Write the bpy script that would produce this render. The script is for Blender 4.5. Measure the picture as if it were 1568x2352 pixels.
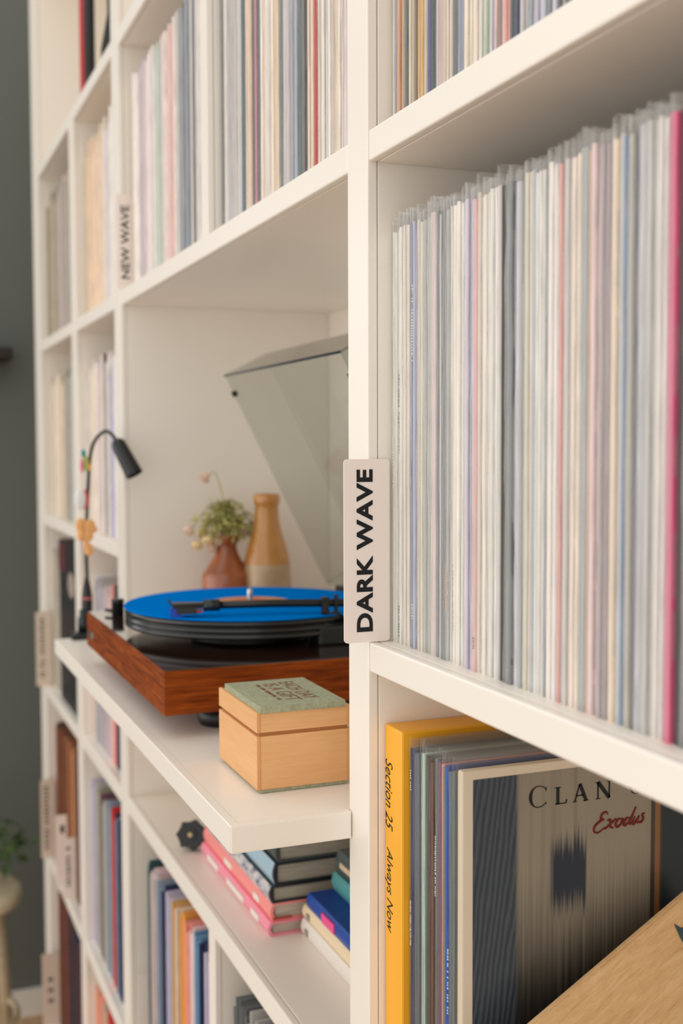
import bpy, bmesh, math, random
from mathutils import Vector, Matrix
random.seed(7)
for o in list(bpy.data.objects): bpy.data.objects.remove(o)
scene = bpy.context.scene
COL = scene.collection

# ------------------------------------------------------------------ camera
F_PX, YAW, PITCH, ROLL = 2682.23, 21.686, 3.2024, -0.1875
CAM = Vector((0.861, -0.3483, 0.1502))
def _basis():
    y, t, r = (math.radians(a) for a in (YAW, PITCH, ROLL))
    f = Vector((-math.cos(y)*math.cos(t), math.sin(y)*math.cos(t), -math.sin(t)))
    rt = f.cross(Vector((0, 0, 1))).normalized(); up = rt.cross(f)
    return math.cos(r)*rt + math.sin(r)*up, -math.sin(r)*rt + math.cos(r)*up, f
RT, UP, FW = _basis()
cam_d = bpy.data.cameras.new('camera'); cam = bpy.data.objects.new('camera', cam_d); COL.objects.link(cam)
cam_d.sensor_fit = 'VERTICAL'; cam_d.sensor_height = 36.0; cam_d.sensor_width = 24.0
cam_d.lens = 36.0*F_PX/2352.0
cam.matrix_world = Matrix(((RT.x, UP.x, -FW.x, CAM.x), (RT.y, UP.y, -FW.y, CAM.y), (RT.z, UP.z, -FW.z, CAM.z), (0, 0, 0, 1)))
cam_d.clip_start = 0.02
cam_d.dof.use_dof = True; cam_d.dof.focus_distance = 0.90; cam_d.dof.aperture_fstop = 5.6
scene.camera = cam
def ray(px, py): return FW + RT*((px-784)/F_PX) - UP*((py-1176)/F_PX)
def onx(px, py, X): d = ray(px, py); return CAM + d*((X-CAM.x)/d.x)
def ony(px, py, Y): d = ray(px, py); return CAM + d*((Y-CAM.y)/d.y)
def onz(px, py, Z): d = ray(px, py); return CAM + d*((Z-CAM.z)/d.z)

# ------------------------------------------------------------------ light
w = bpy.data.worlds.new('world'); scene.world = w; w.use_nodes = True
w.node_tree.nodes['Background'].inputs[0].default_value = (1.0, 0.975, 0.942, 1)
w.node_tree.nodes['Background'].inputs[1].default_value = 1.14
def area(name, loc, target, sx, sy, power, col):
    d = bpy.data.lights.new(name, 'AREA'); d.shape = 'RECTANGLE'; d.size = sx; d.size_y = sy
    d.energy = power; d.color = col
    o = bpy.data.objects.new(name, d); COL.objects.link(o); o.location = loc
    o.rotation_euler = (Vector(target)-Vector(loc)).to_track_quat('-Z', 'Y').to_euler()
    return o
area('window_daylight', (-1.2, -2.7, -0.15), (-0.3, 0, -0.1), 3.2, 2.5, 20, (1.0, 0.98, 0.965))
area('end_window_daylight', (-2.46, -1.45, 0.42), (0, -1.2, 0.3), 1.9, .95, 11, (0.97, 0.98, 1.0))
scene.view_settings.view_transform = 'Standard'; scene.view_settings.look = 'None'
scene.view_settings.exposure = 0.0; scene.view_settings.gamma = 1.0
scene.view_settings.use_curve_mapping = False
scene.cycles.transparent_max_bounces = 40
scene.cycles.max_bounces = 10; scene.cycles.diffuse_bounces = 6

# ------------------------------------------------------------------ materials
def lin(c):
    return tuple((v/12.92 if v <= .04045 else ((v+.055)/1.055)**2.4) for v in (x/255 for x in c))
def rgba(c): return (*lin(c), 1)
def mat(name, col, rough=.5, spec=.5, metal=0., bump=0., bscale=200., coat=0.):
    m = bpy.data.materials.new(name); m.use_nodes = True; n = m.node_tree; b = n.nodes['Principled BSDF']
    b.inputs['Base Color'].default_value = rgba(col); b.inputs['Roughness'].default_value = rough
    b.inputs['Specular IOR Level'].default_value = spec; b.inputs['Metallic'].default_value = metal
    b.inputs['Coat Weight'].default_value = coat; b.inputs['Coat Roughness'].default_value = .08
    if bump:
        tc = n.nodes.new('ShaderNodeTexCoord'); nz = n.nodes.new('ShaderNodeTexNoise'); nz.inputs['Scale'].default_value = bscale
        nz.inputs['Detail'].default_value = 3
        bp = n.nodes.new('ShaderNodeBump'); bp.inputs['Strength'].default_value = bump; bp.inputs['Distance'].default_value = .001
        n.links.new(tc.outputs['Object'], nz.inputs['Vector']); n.links.new(nz.outputs[0], bp.inputs['Height'])
        n.links.new(bp.outputs[0], b.inputs['Normal'])
    return m
def noise_ramp(m, stops, scale=(1, 1, 1), nscale=5, detail=6, dist=0., rough=.6, target='Base Color', coord='Object'):
    n = m.node_tree; b = n.nodes['Principled BSDF']
    tc = n.nodes.new('ShaderNodeTexCoord'); mp = n.nodes.new('ShaderNodeMapping'); mp.inputs['Scale'].default_value = scale
    nz = n.nodes.new('ShaderNodeTexNoise'); nz.inputs['Scale'].default_value = nscale; nz.inputs['Detail'].default_value = detail
    nz.inputs['Distortion'].default_value = dist; nz.inputs['Roughness'].default_value = rough
    cr = n.nodes.new('ShaderNodeValToRGB'); e = cr.color_ramp.elements
    while len(e) < len(stops): e.new(.5)
    for k, (p, c) in enumerate(stops): e[k].position = p; e[k].color = rgba(c)
    n.links.new(tc.outputs[coord], mp.inputs[0]); n.links.new(mp.outputs[0], nz.inputs['Vector'])
    n.links.new(nz.outputs[0], cr.inputs[0]); n.links.new(cr.outputs[0], b.inputs[target])
    return m
M = {}
M['paint'] = mat('cream_paint', (246, 239, 228), .33, .5, bump=.10, bscale=900)
M['wall'] = mat('grey_green_wall', (110, 113, 106), .8, .2)
M['floor'] = noise_ramp(mat('wood_floor', (186, 150, 112), .5), [(.3, (166, 128, 90)), (.7, (206, 172, 134))], (1, 12, 1), 4)
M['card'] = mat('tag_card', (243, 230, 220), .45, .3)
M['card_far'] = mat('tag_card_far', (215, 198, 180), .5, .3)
M['ink'] = mat('black_ink', (22, 24, 26), .6, .3)
M['ink_soft'] = mat('grey_ink', (96, 90, 84), .6, .3)
M['ink_white'] = mat('white_ink', (235, 230, 222), .6, .3)
M['ink_red'] = mat('dark_red_ink', (112, 34, 26), .6, .3)
M['black'] = mat('black_plastic', (20, 22, 23), .35, .5)
M['black_gloss'] = mat('black_platter', (24, 26, 28), .22, .6)
M['metal'] = mat('chrome', (200, 200, 198), .2, .5, 1.)
M['gun'] = mat('gunmetal', (60, 64, 66), .35, .5, .8)
M['bluevinyl'] = mat('blue_vinyl', (12, 108, 190), .28, .6)
M['bluebright'] = mat('blue_plastic', (10, 70, 190), .3, .5)
M['red'] = mat('red_plastic', (214, 40, 62), .4)
M['white'] = mat('white_plastic', (236, 234, 232), .4)
M['teal'] = mat('teal_paint', (20, 150, 150), .5)
M['pinkpl'] = mat('pink_plastic', (236, 120, 160), .5)
M['green'] = mat('green_plastic', (140, 190, 90), .5)
M['ochre'] = mat('ochre_plastic', (240, 180, 90), .5)
M['walnut'] = noise_ramp(mat('walnut', (120, 60, 26), .5, .1), [(.25, (76, 30, 8)), (.5, (128, 58, 14)), (.75, (164, 82, 24))], (2.2, 2.2, 34), 8, 8, .5)
M['walnut_top'] = mat('glossy_plinth_top', (52, 32, 22), .04, 1., coat=1.)
M['beech'] = noise_ramp(mat('pale_beech', (226, 178, 124), .5, .35), [(.3, (226, 170, 114)), (.6, (232, 180, 126)), (.8, (220, 160, 104))], (4, 4, 70), 5, 5, .3)
M['beech_end'] = mat('beech_end_grain', (222, 160, 104), .6)
M['beech_dark'] = mat('beech_groove', (176, 116, 62), .6)
M['stone'] = noise_ramp(mat('green_board', (140, 146, 118), .7, .3), [(.35, (148, 152, 124)), (.65, (172, 174, 146))], (1, 1, 1), 260, 4)
M['engrave'] = mat('engraved_wood', (120, 72, 44), .8)
M['terracotta'] = noise_ramp(mat('rust_glaze', (158, 84, 38), .25, .6, coat=.5), [(.3, (140, 70, 30)), (.7, (186, 104, 48))], (1, 1, 1), 30)
M['amber'] = noise_ramp(mat('amber_glaze', (196, 132, 58), .28, .6, coat=.5), [(.3, (186, 122, 52)), (.7, (208, 146, 70))], (1, 1, 1), 30)
M['stonew'] = noise_ramp(mat('cream_stoneware', (190, 160, 122), .3, .6, coat=.4), [(.3, (180, 150, 112)), (.7, (202, 174, 138))], (1, 1, 1), 30)
M['leaf'] = noise_ramp(mat('olive_leaf', (150, 150, 76), .6), [(.3, (134, 134, 62)), (.7, (206, 200, 122))], (1, 1, 1), 60)
M['leafdark'] = mat('dark_leaf', (60, 84, 36), .6)
M['petal'] = mat('dry_pink_petal', (240, 208, 184), .7)
M['petal2'] = mat('dry_yellow_petal', (240, 214, 158), .7)
M['petal3'] = mat('dry_mauve_petal', (186, 150, 140), .7)
M['sepal'] = mat('brown_sepal', (120, 76, 44), .7)
M['peanut'] = mat('tan_wood_charm', (236, 176, 112), .6)
M['yellow'] = mat('yellow_box_board', (248, 178, 36), .4, .5)
M['stoolw'] = noise_ramp(mat('cream_stool_wood', (214, 196, 164), .5), [(.3, (200, 180, 146)), (.7, (224, 208, 178))], (1, 1, 12), 6)
M['darkwood'] = mat('dark_wood', (40, 26, 20), .5)
M['binder'] = mat('dark_box_spine', (26, 24, 28), .4)
M['binder_red'] = mat('wine_red_spine', (92, 30, 40), .5)
M['disc'] = mat('grey_disc_print', (158, 146, 134), .6)
M['redspine'] = mat('red_cover', (190, 40, 50), .5)
M['page'] = noise_ramp(mat('page_edges', (196, 186, 168), .9, .1), [(.35, (168, 158, 142)), (.65, (214, 204, 188))], (.5, .5, 40), 60, 2)
M['page_grey'] = noise_ramp(mat('grey_page_edges', (150, 144, 130), .9, .1), [(.35, (150, 145, 132)), (.65, (190, 183, 166))], (.5, .5, 40), 60, 2)
for nm, c in dict(bk_pink=(246, 150, 170), bk_coral=(248, 150, 144), bk_navyc=(34, 38, 44), bk_paleblue=(168, 198, 214), bk_blue=(16, 70, 158), bk_teal=(86, 156, 156), bk_slate=(70, 82, 82), bk_cream=(240, 218, 180), bk_white=(240, 232, 222), bk_beige=(214, 194, 160), bk_hotpink=(238, 84, 150), bk_red=(176, 56, 40)).items():
    M[nm] = mat(nm[3:]+'_book_cloth', c, .42, .4)
def wood_board():
    m = mat('weathered_board', (190, 150, 104), .8, .2, bump=.5, bscale=120)
    noise_ramp(m, [(.28, (120, 88, 58)), (.42, (206, 166, 118)), (.6, (226, 192, 146)), (.75, (190, 148, 102))], (1, .35, .06), 11, 14, .6, .86)
    mp = next(k for k in m.node_tree.nodes if k.type == 'MAPPING'); mp.vector_type = 'TEXTURE'; mp.inputs['Rotation'].default_value = (math.radians(30), 0, 0)
    return m
M['board'] = wood_board()
M['board_edge'] = mat('board_edge', (70, 52, 36), .8)
# object-colour record sleeves
def sleeve_mat(name, vc):
    m = mat(name, (200, 200, 200), .5, .35); n = m.node_tree; b = n.nodes['Principled BSDF']
    if vc:
        src = n.nodes.new('ShaderNodeVertexColor'); src.layer_name = 'Col'; col = src.outputs[0]; rnd = None
    else:
        src = n.nodes.new('ShaderNodeObjectInfo'); col = src.outputs['Color']; rnd = src.outputs['Random']
    tc = n.nodes.new('ShaderNodeTexCoord'); mp = n.nodes.new('ShaderNodeMapping'); mp.inputs['Scale'].default_value = (160, 2, 9)
    if rnd:
        cb = n.nodes.new('ShaderNodeMath'); cb.operation = 'MULTIPLY'; cb.inputs[1].default_value = 57
        n.links.new(rnd, cb.inputs[0]); cx = n.nodes.new('ShaderNodeCombineXYZ')
        n.links.new(cb.outputs[0], cx.inputs[2]); n.links.new(cb.outputs[0], cx.inputs[0]); n.links.new(cx.outputs[0], mp.inputs['Location'])
    n.links.new(tc.outputs['Object'], mp.inputs[0])
    nz = n.nodes.new('ShaderNodeTexNoise'); nz.inputs['Scale'].default_value = 3; nz.inputs['Detail'].default_value = 5
    n.links.new(mp.outputs[0], nz.inputs['Vector'])
    r = n.nodes.new('ShaderNodeMapRange'); r.inputs[1].default_value = .3; r.inputs[2].default_value = .7; r.inputs[3].default_value = .88; r.inputs[4].default_value = 1.16
    n.links.new(nz.outputs[0], r.inputs[0])
    mx = n.nodes.new('ShaderNodeVectorMath'); mx.operation = 'SCALE'
    n.links.new(col, mx.inputs[0]); n.links.new(r.outputs[0], mx.inputs['Scale']); n.links.new(mx.outputs[0], b.inputs['Base Color'])
    return m
M['sleeve'] = sleeve_mat('printed_sleeve', False)
M['sleeve_vc'] = sleeve_mat('printed_sleeve_rows', True)
def clear(name, tint, rough, f0, power=5., haze=0., hcol=(.85, .84, .82)):
    m = bpy.data.materials.new(name); m.use_nodes = True; n = m.node_tree
    n.nodes.remove(n.nodes['Principled BSDF']); out = n.nodes['Material Output']
    t = n.nodes.new('ShaderNodeBsdfTransparent'); t.inputs[0].default_value = (*tint, 1)
    g = n.nodes.new('ShaderNodeBsdfGlossy'); g.inputs['Roughness'].default_value = rough
    lw = n.nodes.new('ShaderNodeLayerWeight'); lw.inputs[0].default_value = .5
    pw = n.nodes.new('ShaderNodeMath'); pw.operation = 'POWER'; pw.inputs[1].default_value = power; n.links.new(lw.outputs['Facing'], pw.inputs[0])
    ma = n.nodes.new('ShaderNodeMath'); ma.operation = 'MULTIPLY_ADD'; ma.inputs[1].default_value = 1-f0; ma.inputs[2].default_value = f0; ma.use_clamp = True
    n.links.new(pw.outputs[0], ma.inputs[0]); body = t.outputs[0]
    if haze:
        df = n.nodes.new('ShaderNodeBsdfDiffuse'); df.inputs[0].default_value = (*hcol, 1)
        hx = n.nodes.new('ShaderNodeMixShader'); hx.inputs[0].default_value = haze
        n.links.new(body, hx.inputs[1]); n.links.new(df.outputs[0], hx.inputs[2]); body = hx.outputs[0]
    mx = n.nodes.new('ShaderNodeMixShader'); n.links.new(ma.outputs[0], mx.inputs[0]); n.links.new(body, mx.inputs[1]); n.links.new(g.outputs[0], mx.inputs[2])
    n.links.new(mx.outputs[0], out.inputs[0]); return m
M['plastic'] = clear('clear_outer_sleeve', (.99, .99, .985), .13, .06, 3.6, .12, (.9, .89, .87))
M['plastic_thin'] = clear('thin_outer_sleeve', (.98, .98, .975), .15, .03, 5., .03)
M['acrylic'] = clear('smoked_acrylic', (.87, .89, .875), .05, .03, 5.)
M['acrylic_edge'] = mat('acrylic_edge', (34, 50, 62), .2)

# ------------------------------------------------------------------ builders
def link(o, parent=None):
    COL.objects.link(o)
    if parent: o.parent = parent
    return o
def tag(o, label=None, cat=None, group=None, kind=None):
    if label: o['label'] = label
    if cat: o['category'] = cat
    if group: o['group'] = group
    if kind: o['kind'] = kind
    return o
def empty(name, loc, rz=0): 
    o = bpy.data.objects.new(name, None); o.empty_display_size = .02; o.location = loc; o.rotation_euler.z = rz
    return link(o)
def ob(name, bm, m, parent=None, smooth=False, loc=None):
    me = bpy.data.meshes.new(name); bmesh.ops.recalc_face_normals(bm, faces=bm.faces); bm.to_mesh(me); bm.free()
    for x in (m if isinstance(m, list) else [m]): me.materials.append(M[x] if isinstance(x, str) else x)
    if smooth: me.polygons.foreach_set('use_smooth', [True]*len(me.polygons))
    o = bpy.data.objects.new(name, me)
    if loc is not None: o.location = loc
    link(o, parent)
    if parent is not None and loc is None: o.matrix_parent_inverse = wm(parent).inverted()   # vertices are in world coordinates
    return o
def wm(o):
    return o.matrix_basis if o.parent is None else wm(o.parent) @ o.matrix_parent_inverse @ o.matrix_basis
def bx(bm, x0, x1, y0, y1, z0, z1, bev=0., seg=2, mi=0):
    vs = [bm.verts.new(c) for c in ((x0, y0, z0), (x1, y0, z0), (x1, y1, z0), (x0, y1, z0), (x0, y0, z1), (x1, y0, z1), (x1, y1, z1), (x0, y1, z1))]
    fs = [bm.faces.new([vs[i] for i in f]) for f in ((0, 3, 2, 1), (4, 5, 6, 7), (0, 1, 5, 4), (1, 2, 6, 5), (2, 3, 7, 6), (3, 0, 4, 7))]
    for f in fs: f.material_index = mi
    if bev:
        es = list({e for f in fs for e in f.edges})
        bmesh.ops.bevel(bm, geom=es, offset=bev, segments=seg, affect='EDGES', profile=.5)
    return fs
def box(name, m, parent, *a, bev=0., seg=2):
    bm = bmesh.new(); bx(bm, *a, bev=bev, seg=seg); return ob(name, bm, m, parent)
def lathe(prof, n=32, center=(0, 0, 0)):
    bm = bmesh.new(); rings = []
    for r, z in prof:
        rings.append([bm.verts.new((center[0]+r*math.cos(2*math.pi*k/n), center[1]+r*math.sin(2*math.pi*k/n), center[2]+z)) for k in range(n)] if r > 1e-6 else [bm.verts.new((center[0], center[1], center[2]+z))])
    for a, b in zip(rings, rings[1:]):
        for k in range(n):
            q = [a[k % len(a)], a[(k+1) % len(a)], b[(k+1) % len(b)], b[k % len(b)]]
            q = [v for i, v in enumerate(q) if v not in q[:i]]
            if len(q) > 2: bm.faces.new(q)
    return bm
def tube(bm, pts, r, n=8, cap=True):
    pts = [Vector(p) for p in pts]; rs = r if isinstance(r, (list, tuple)) else [r]*len(pts); rings = []
    up = Vector((0.13, 0.21, 1)).normalized()
    for i, p in enumerate(pts):
        d = (pts[min(i+1, len(pts)-1)]-pts[max(i-1, 0)]).normalized()
        a = d.cross(up)
        if a.length < 1e-3: a = d.cross(Vector((1, 0, 0)))
        a.normalize(); b = d.cross(a)
        rings.append([bm.verts.new(p+(a*math.cos(2*math.pi*k/n)+b*math.sin(2*math.pi*k/n))*rs[i]) for k in range(n)])
    for A, B in zip(rings, rings[1:]):
        for k in range(n): bm.faces.new((A[k], A[(k+1) % n], B[(k+1) % n], B[k]))
    if cap: bm.faces.new(rings[0]); bm.faces.new(rings[-1])
    return bm
def spline(pts, n=8):
    P = [Vector(p) for p in pts]; P = [2*P[0]-P[1]]+P+[2*P[-1]-P[-2]]; out = []
    for i in range(1, len(P)-2):
        for k in range(n):
            t = k/n; a, b, c, d = P[i-1:i+3]
            out.append(.5*((2*b)+(c-a)*t+(2*a-5*b+4*c-d)*t*t+(3*b-a-3*c+d)*t**3))
    out.append(P[-2]); return out
def prism(bm, poly, M4, depth, mi=0):
    """poly: list of (u,v) in the local XY plane, extruded +-depth/2 along local Z, placed by M4"""
    a = [bm.verts.new(M4 @ Vector((u, v, depth/2))) for u, v in poly]; b = [bm.verts.new(M4 @ Vector((u, v, -depth/2))) for u, v in poly]
    n = len(poly); fs = [bm.faces.new(a), bm.faces.new(b[::-1])]
    for k in range(n): fs.append(bm.faces.new((a[k], b[k], b[(k+1) % n], a[(k+1) % n])))
    for f in fs: f.material_index = mi
def frame(o, xd, yd):
    x = Vector(xd).normalized(); y = Vector(yd).normalized(); z = x.cross(y)
    return Matrix(((x.x, y.x, z.x, o[0]), (x.y, y.y, z.y, o[1]), (x.z, y.z, z.z, o[2]), (0, 0, 0, 1)))
def text_bm(s, width, height, origin, xd, yd, bold=0., shear=0., depth=.0003, spacing=1.):
    """text fitted to width x height; origin = lower-left corner of the text"""
    c = bpy.data.curves.new('t', 'FONT'); c.body = s; c.size = 1; c.offset = bold; c.shear = shear; c.space_character = spacing; c.extrude = .01; c.resolution_u = 4
    o = bpy.data.objects.new('t', c); COL.objects.link(o)
    bpy.context.view_layer.update()
    me = bpy.data.meshes.new_from_object(o.evaluated_get(bpy.context.evaluated_depsgraph_get()))
    bm = bmesh.new(); bm.from_mesh(me)
    bpy.data.objects.remove(o); bpy.data.curves.remove(c); bpy.data.meshes.remove(me)
    xs = [v.co.x for v in bm.verts]; ys = [v.co.y for v in bm.verts]
    x0, x1, y0, y1 = min(xs), max(xs), min(ys), max(ys)
    m4 = frame(origin, xd, yd)
    for v in bm.verts:
        v.co = m4 @ Vector(((v.co.x-x0)/(x1-x0)*width, (v.co.y-y0)/(y1-y0)*height, (1 if v.co.z > 0 else -1)*depth/2))
    return bm

# ------------------------------------------------------------------ room
U0L, U0R = 0.0, 0.0403
UmL, UmR = -0.4477, -0.4205
U1L, U1R = -0.9660, -0.9130
U2L, U2R = -1.3930, -1.3430
U3L, U3R = -1.9350, -1.8400
RIGHT_END = 0.93
DEP = 0.335
FLOOR, WALLX = -1.469, -2.5
LEV = [(0.7497, 0.7727), (0.3645, 0.3872), (-0.0229, 0.0), (-0.4145, -0.3894), (-0.8115, -0.7870), (-1.2060, -1.1815)]
TOPZ, BOTZ = 1.18, FLOOR
def struct(name, m, *a):
    bm = bmesh.new(); bx(bm, *a); o = ob(name, bm, m); o['kind'] = 'structure'; return o
struct('floor', 'floor', WALLX-.1, 2.2, -3.2, .6, FLOOR-.05, FLOOR)
struct('wall_left', 'wall', WALLX-.1, WALLX, -3.2, .6, FLOOR, 1.6)
struct('wall_back', 'wall', WALLX, 2.2, DEP+.012, DEP+.1, FLOOR, 1.6)
struct('baseboard_left', 'paint', WALLX, WALLX+.014, -3.2, DEP+.01, FLOOR, FLOOR+.075)

# ------------------------------------------------------------------ shelf unit
shelf = empty('record_shelving', (-.5, .15, FLOOR))
tag(shelf, 'large cream-painted shelving unit filled with vinyl records', 'shelving')
def paint_part(name, x0, x1, y0, y1, z0, z1, bev=.0009, parent=shelf, strip=True):
    if not strip: return box(name, 'paint', parent, x0, x1, y0, y1, z0, z1, bev=bev)
    p = box(name, 'paint', parent, x0, x1, y0+.0086, y1, z0, z1, bev=.0004, seg=1)
    bm = bmesh.new(); bx(bm, x0, x1, y0, y0+.008, z0, z1, bev=bev)
    ob('edge_strip', bm, 'paint', p)
    return p
for a, b in ((U0L, U0R), (U1L, U1R), (U3L, U3R), (RIGHT_END, RIGHT_END+.04)): paint_part('upright', a, b, 0, DEP, BOTZ, TOPZ)
g = .0008
for i, (zb, zt) in enumerate(LEV):
    paint_part('shelf_board', U0R+g, RIGHT_END-g, .0004, DEP, zb, zt, bev=.0016)
    if i != 2: paint_part('shelf_board', U1R+g, U0L-g, .0004, DEP, zb, zt, bev=.0016)
    if i == 0: paint_part('shelf_board', U3R+g, U1L-g, .0004, DEP, zb, zt, bev=.0016)
    else:
        paint_part('shelf_board', U3R+g, U2L-g, .0004, DEP, zb, zt, bev=.0016)
        paint_part('shelf_board', U2R+g, U1L-g, .0004, DEP, zb, zt, bev=.0016)
box('top_board', 'paint', shelf, U3L, RIGHT_END+.04, 0, DEP, TOPZ+.0003, TOPZ+.024, bev=.0016)
paint_part('upright', U2L, U2R, 0, DEP, BOTZ, LEV[0][0])
gap = .0004
def rows(lo, hi): return LEV[lo][1]+gap, (LEV[hi][0]-gap if hi >= 0 else TOPZ)
for lo, hi in ((0, -1), (1, 0), (4, 3), (5, 4)):
    z0, z1 = rows(lo, hi); paint_part('divider', UmL, UmR, .002, DEP, z0, z1)
box('back_panel', 'paint', shelf, U3L, RIGHT_END, DEP+.0005, DEP+.010, BOTZ, TOPZ)
# pulled-forward turntable shelf
ET, EB, EY = -0.1422, -0.1640, -0.1017
EXL, EXR = -0.9485, 0.0072
w_ = .0083
bm = bmesh.new()
prism(bm, [(U1R+.001, DEP-.001), (U1R+.001, -.0008), (EXL+w_, -.0008), (EXL+w_, EY+w_), (EXR-w_, EY+w_), (EXR-w_, -.0008), (U0L-.001, -.0008), (U0L-.001, DEP-.001)], Matrix.Translation((0, 0, (EB+ET)/2)), ET-EB-.0001)
ts = ob('turntable_shelf', bm, 'paint', shelf)
w_ = .0080
bm = bmesh.new()
prism(bm, [(EXL, -.0008), (EXL, EY), (EXR, EY), (EXR, -.0008), (EXR-w_, -.0008), (EXR-w_, EY+w_), (EXL+w_, EY+w_), (EXL+w_, -.0008)], Matrix.Translation((0, 0, (EB+ET)/2)), ET-EB)
bmesh.ops.recalc_face_normals(bm, faces=bm.faces)
bmesh.ops.bevel(bm, geom=[e_ for e_ in bm.edges if (e_.calc_face_angle(0) > 1 and (min(v.co.y for v in e_.verts) < EY+.001 or max(v.co.x for v in e_.verts) > EXR-.001 and min(v.co.x for v in e_.verts) > EXR-.001 or max(v.co.x for v in e_.verts) < EXL+.001))], offset=.0011, segments=2, affect='EDGES')
ob('edge_strip', bm, 'paint', ts)

# ------------------------------------------------------------------ vinyl records
COLORS = {  # name: (srgb, words)
 'white': ((242, 238, 232), 'off-white'), 'cream': ((236, 222, 204), 'cream'), 'grey': ((186, 184, 180), 'light grey'),
 'dgrey': ((104, 110, 112), 'dark grey'), 'ggreen': ((138, 148, 138), 'grey-green'), 'blue': ((24, 78, 168), 'bright blue'),
 'bgrey': ((130, 146, 166), 'blue-grey'), 'lav': ((196, 190, 212), 'pale lavender'), 'pink': ((226, 196, 194), 'pale pink'),
 'salmon': ((240, 150, 138), 'salmon'), 'black': ((24, 28, 30), 'black'), 'navy': ((46, 58, 96), 'navy'), 'teal': ((58, 88, 96), 'dark teal'),
 'peach': ((242, 214, 184), 'peach'), 'orange': ((238, 158, 66), 'orange'), 'red': ((214, 52, 56), 'red'), 'hot': ((238, 70, 130), 'hot pink'),
 'tan': ((204, 152, 96), 'tan'), 'green': ((122, 160, 88), 'leaf green'), 'brown': ((120, 84, 64), 'brown'), 'yellow': ((228, 186, 76), 'yellow'),
 'sky': ((96, 146, 190), 'sky blue'), 'cyan': ((54, 158, 176), 'turquoise'), 'magenta': ((186, 80, 122), 'magenta'), 'beige': ((206, 190, 164), 'beige'),
 'olive': ((150, 148, 118), 'olive grey'), 'plum': ((112, 72, 92), 'plum'), 'mint': ((178, 198, 184), 'pale mint'), 'violet': ((92, 88, 168), 'violet blue'),
 'rust': ((150, 82, 54), 'rust'), 'dbrown': ((96, 68, 52), 'dark brown')}
RH = .314
T0 = .004
def jacket_mesh(k):
    rnd = random.Random(k); t = T0; bm = bmesh.new()
    sec = [(-t/2, .315), (-t/2, .0009), (-t*.3, .0002), (0, 0), (t*.3, .0002), (t/2, .0009), (t/2, .315)]
    zs = [0, .09, .2, RH]; rings = []
    for j, z in enumerate(zs):
        wob = rnd.uniform(-.0002, .0002) if 0 < j < 3 else 0
        rings.append([bm.verts.new((x+wob, y+abs(wob), z)) for x, y in sec])
    n = len(sec)
    for A, B in zip(rings, rings[1:]):
        for i in range(n): bm.faces.new((A[i], A[(i+1) % n], B[(i+1) % n], B[i]))
    bm.faces.new(rings[0][::-1]); bm.faces.new(rings[-1])
    bmesh.ops.recalc_face_normals(bm, faces=bm.faces)
    me = bpy.data.meshes.new('record_sleeve'); bm.to_mesh(me); bm.free(); me.materials.append(M['sleeve']); return me
def plastic_mesh(k):
    rnd = random.Random(100+k); t = T0+.0003; bm = bmesh.new()
    top = RH+rnd.uniform(.006, .012)
    sec = [(-t/2, .316), (-t/2, .0006), (-t*.3, -.0005), (0, -.0009), (t*.3, -.0005), (t/2, .0006), (t/2, .316)]
    zs = [.0005]+[RH*(j+rnd.uniform(-.4, .4))/17 for j in range(1, 17)]+[RH+.001, top]; rings = []
    for j, z in enumerate(zs):
        a, b = rnd.uniform(-.0008, .0008), rnd.uniform(-.0007, .0001)
        rings.append([bm.verts.new((x+(a*rnd.uniform(.3, 1) if 0 < i < 6 else 0), y+(b+rnd.uniform(-.0002, .0002) if 0 < i < 6 else 0), z+(rnd.uniform(-.002, .002) if j == len(zs)-1 else 0))) for i, (x, y) in enumerate(sec)])
    for A, B in zip(rings, rings[1:]):
        for i in range(len(sec)-1): bm.faces.new((A[i], A[i+1], B[i+1], B[i]))
    me = bpy.data.meshes.new('outer_sleeve'); bm.to_mesh(me); bm.free(); me.materials.append(M['plastic'])
    me.polygons.foreach_set('use_smooth', [True]*len(me.polygons)); return me
JK = [jacket_mesh(k) for k in range(6)]; PL = [plastic_mesh(k) for k in range(10)]
PL2 = [m_.copy() for m_ in PL]
for m_ in PL2: m_.materials.clear(); m_.materials.append(M['plastic_thin'])
def pick(spec, px):
    for a, b, c in spec:
        if a <= px < b: return random.choice(c) if isinstance(c, (list, tuple)) else c
    return random.choice(['white', 'white', 'cream', 'grey', 'white', 'lav', 'pink', 'beige'])
STRONG = {'blue', 'black', 'hot', 'red', 'teal', 'navy', 'violet', 'dbrown', 'dgrey'}
PALE = lin((240, 233, 226))
def fade(cn, col, k):
    k = k*(.25 if cn in STRONG else 1.); return [c*(1-k)+p*k for c, p in zip(col, PALE)]
def px_of(v):
    d = v-CAM; z = d.dot(FW); return 784+F_PX*d.dot(RT)/z
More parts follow.
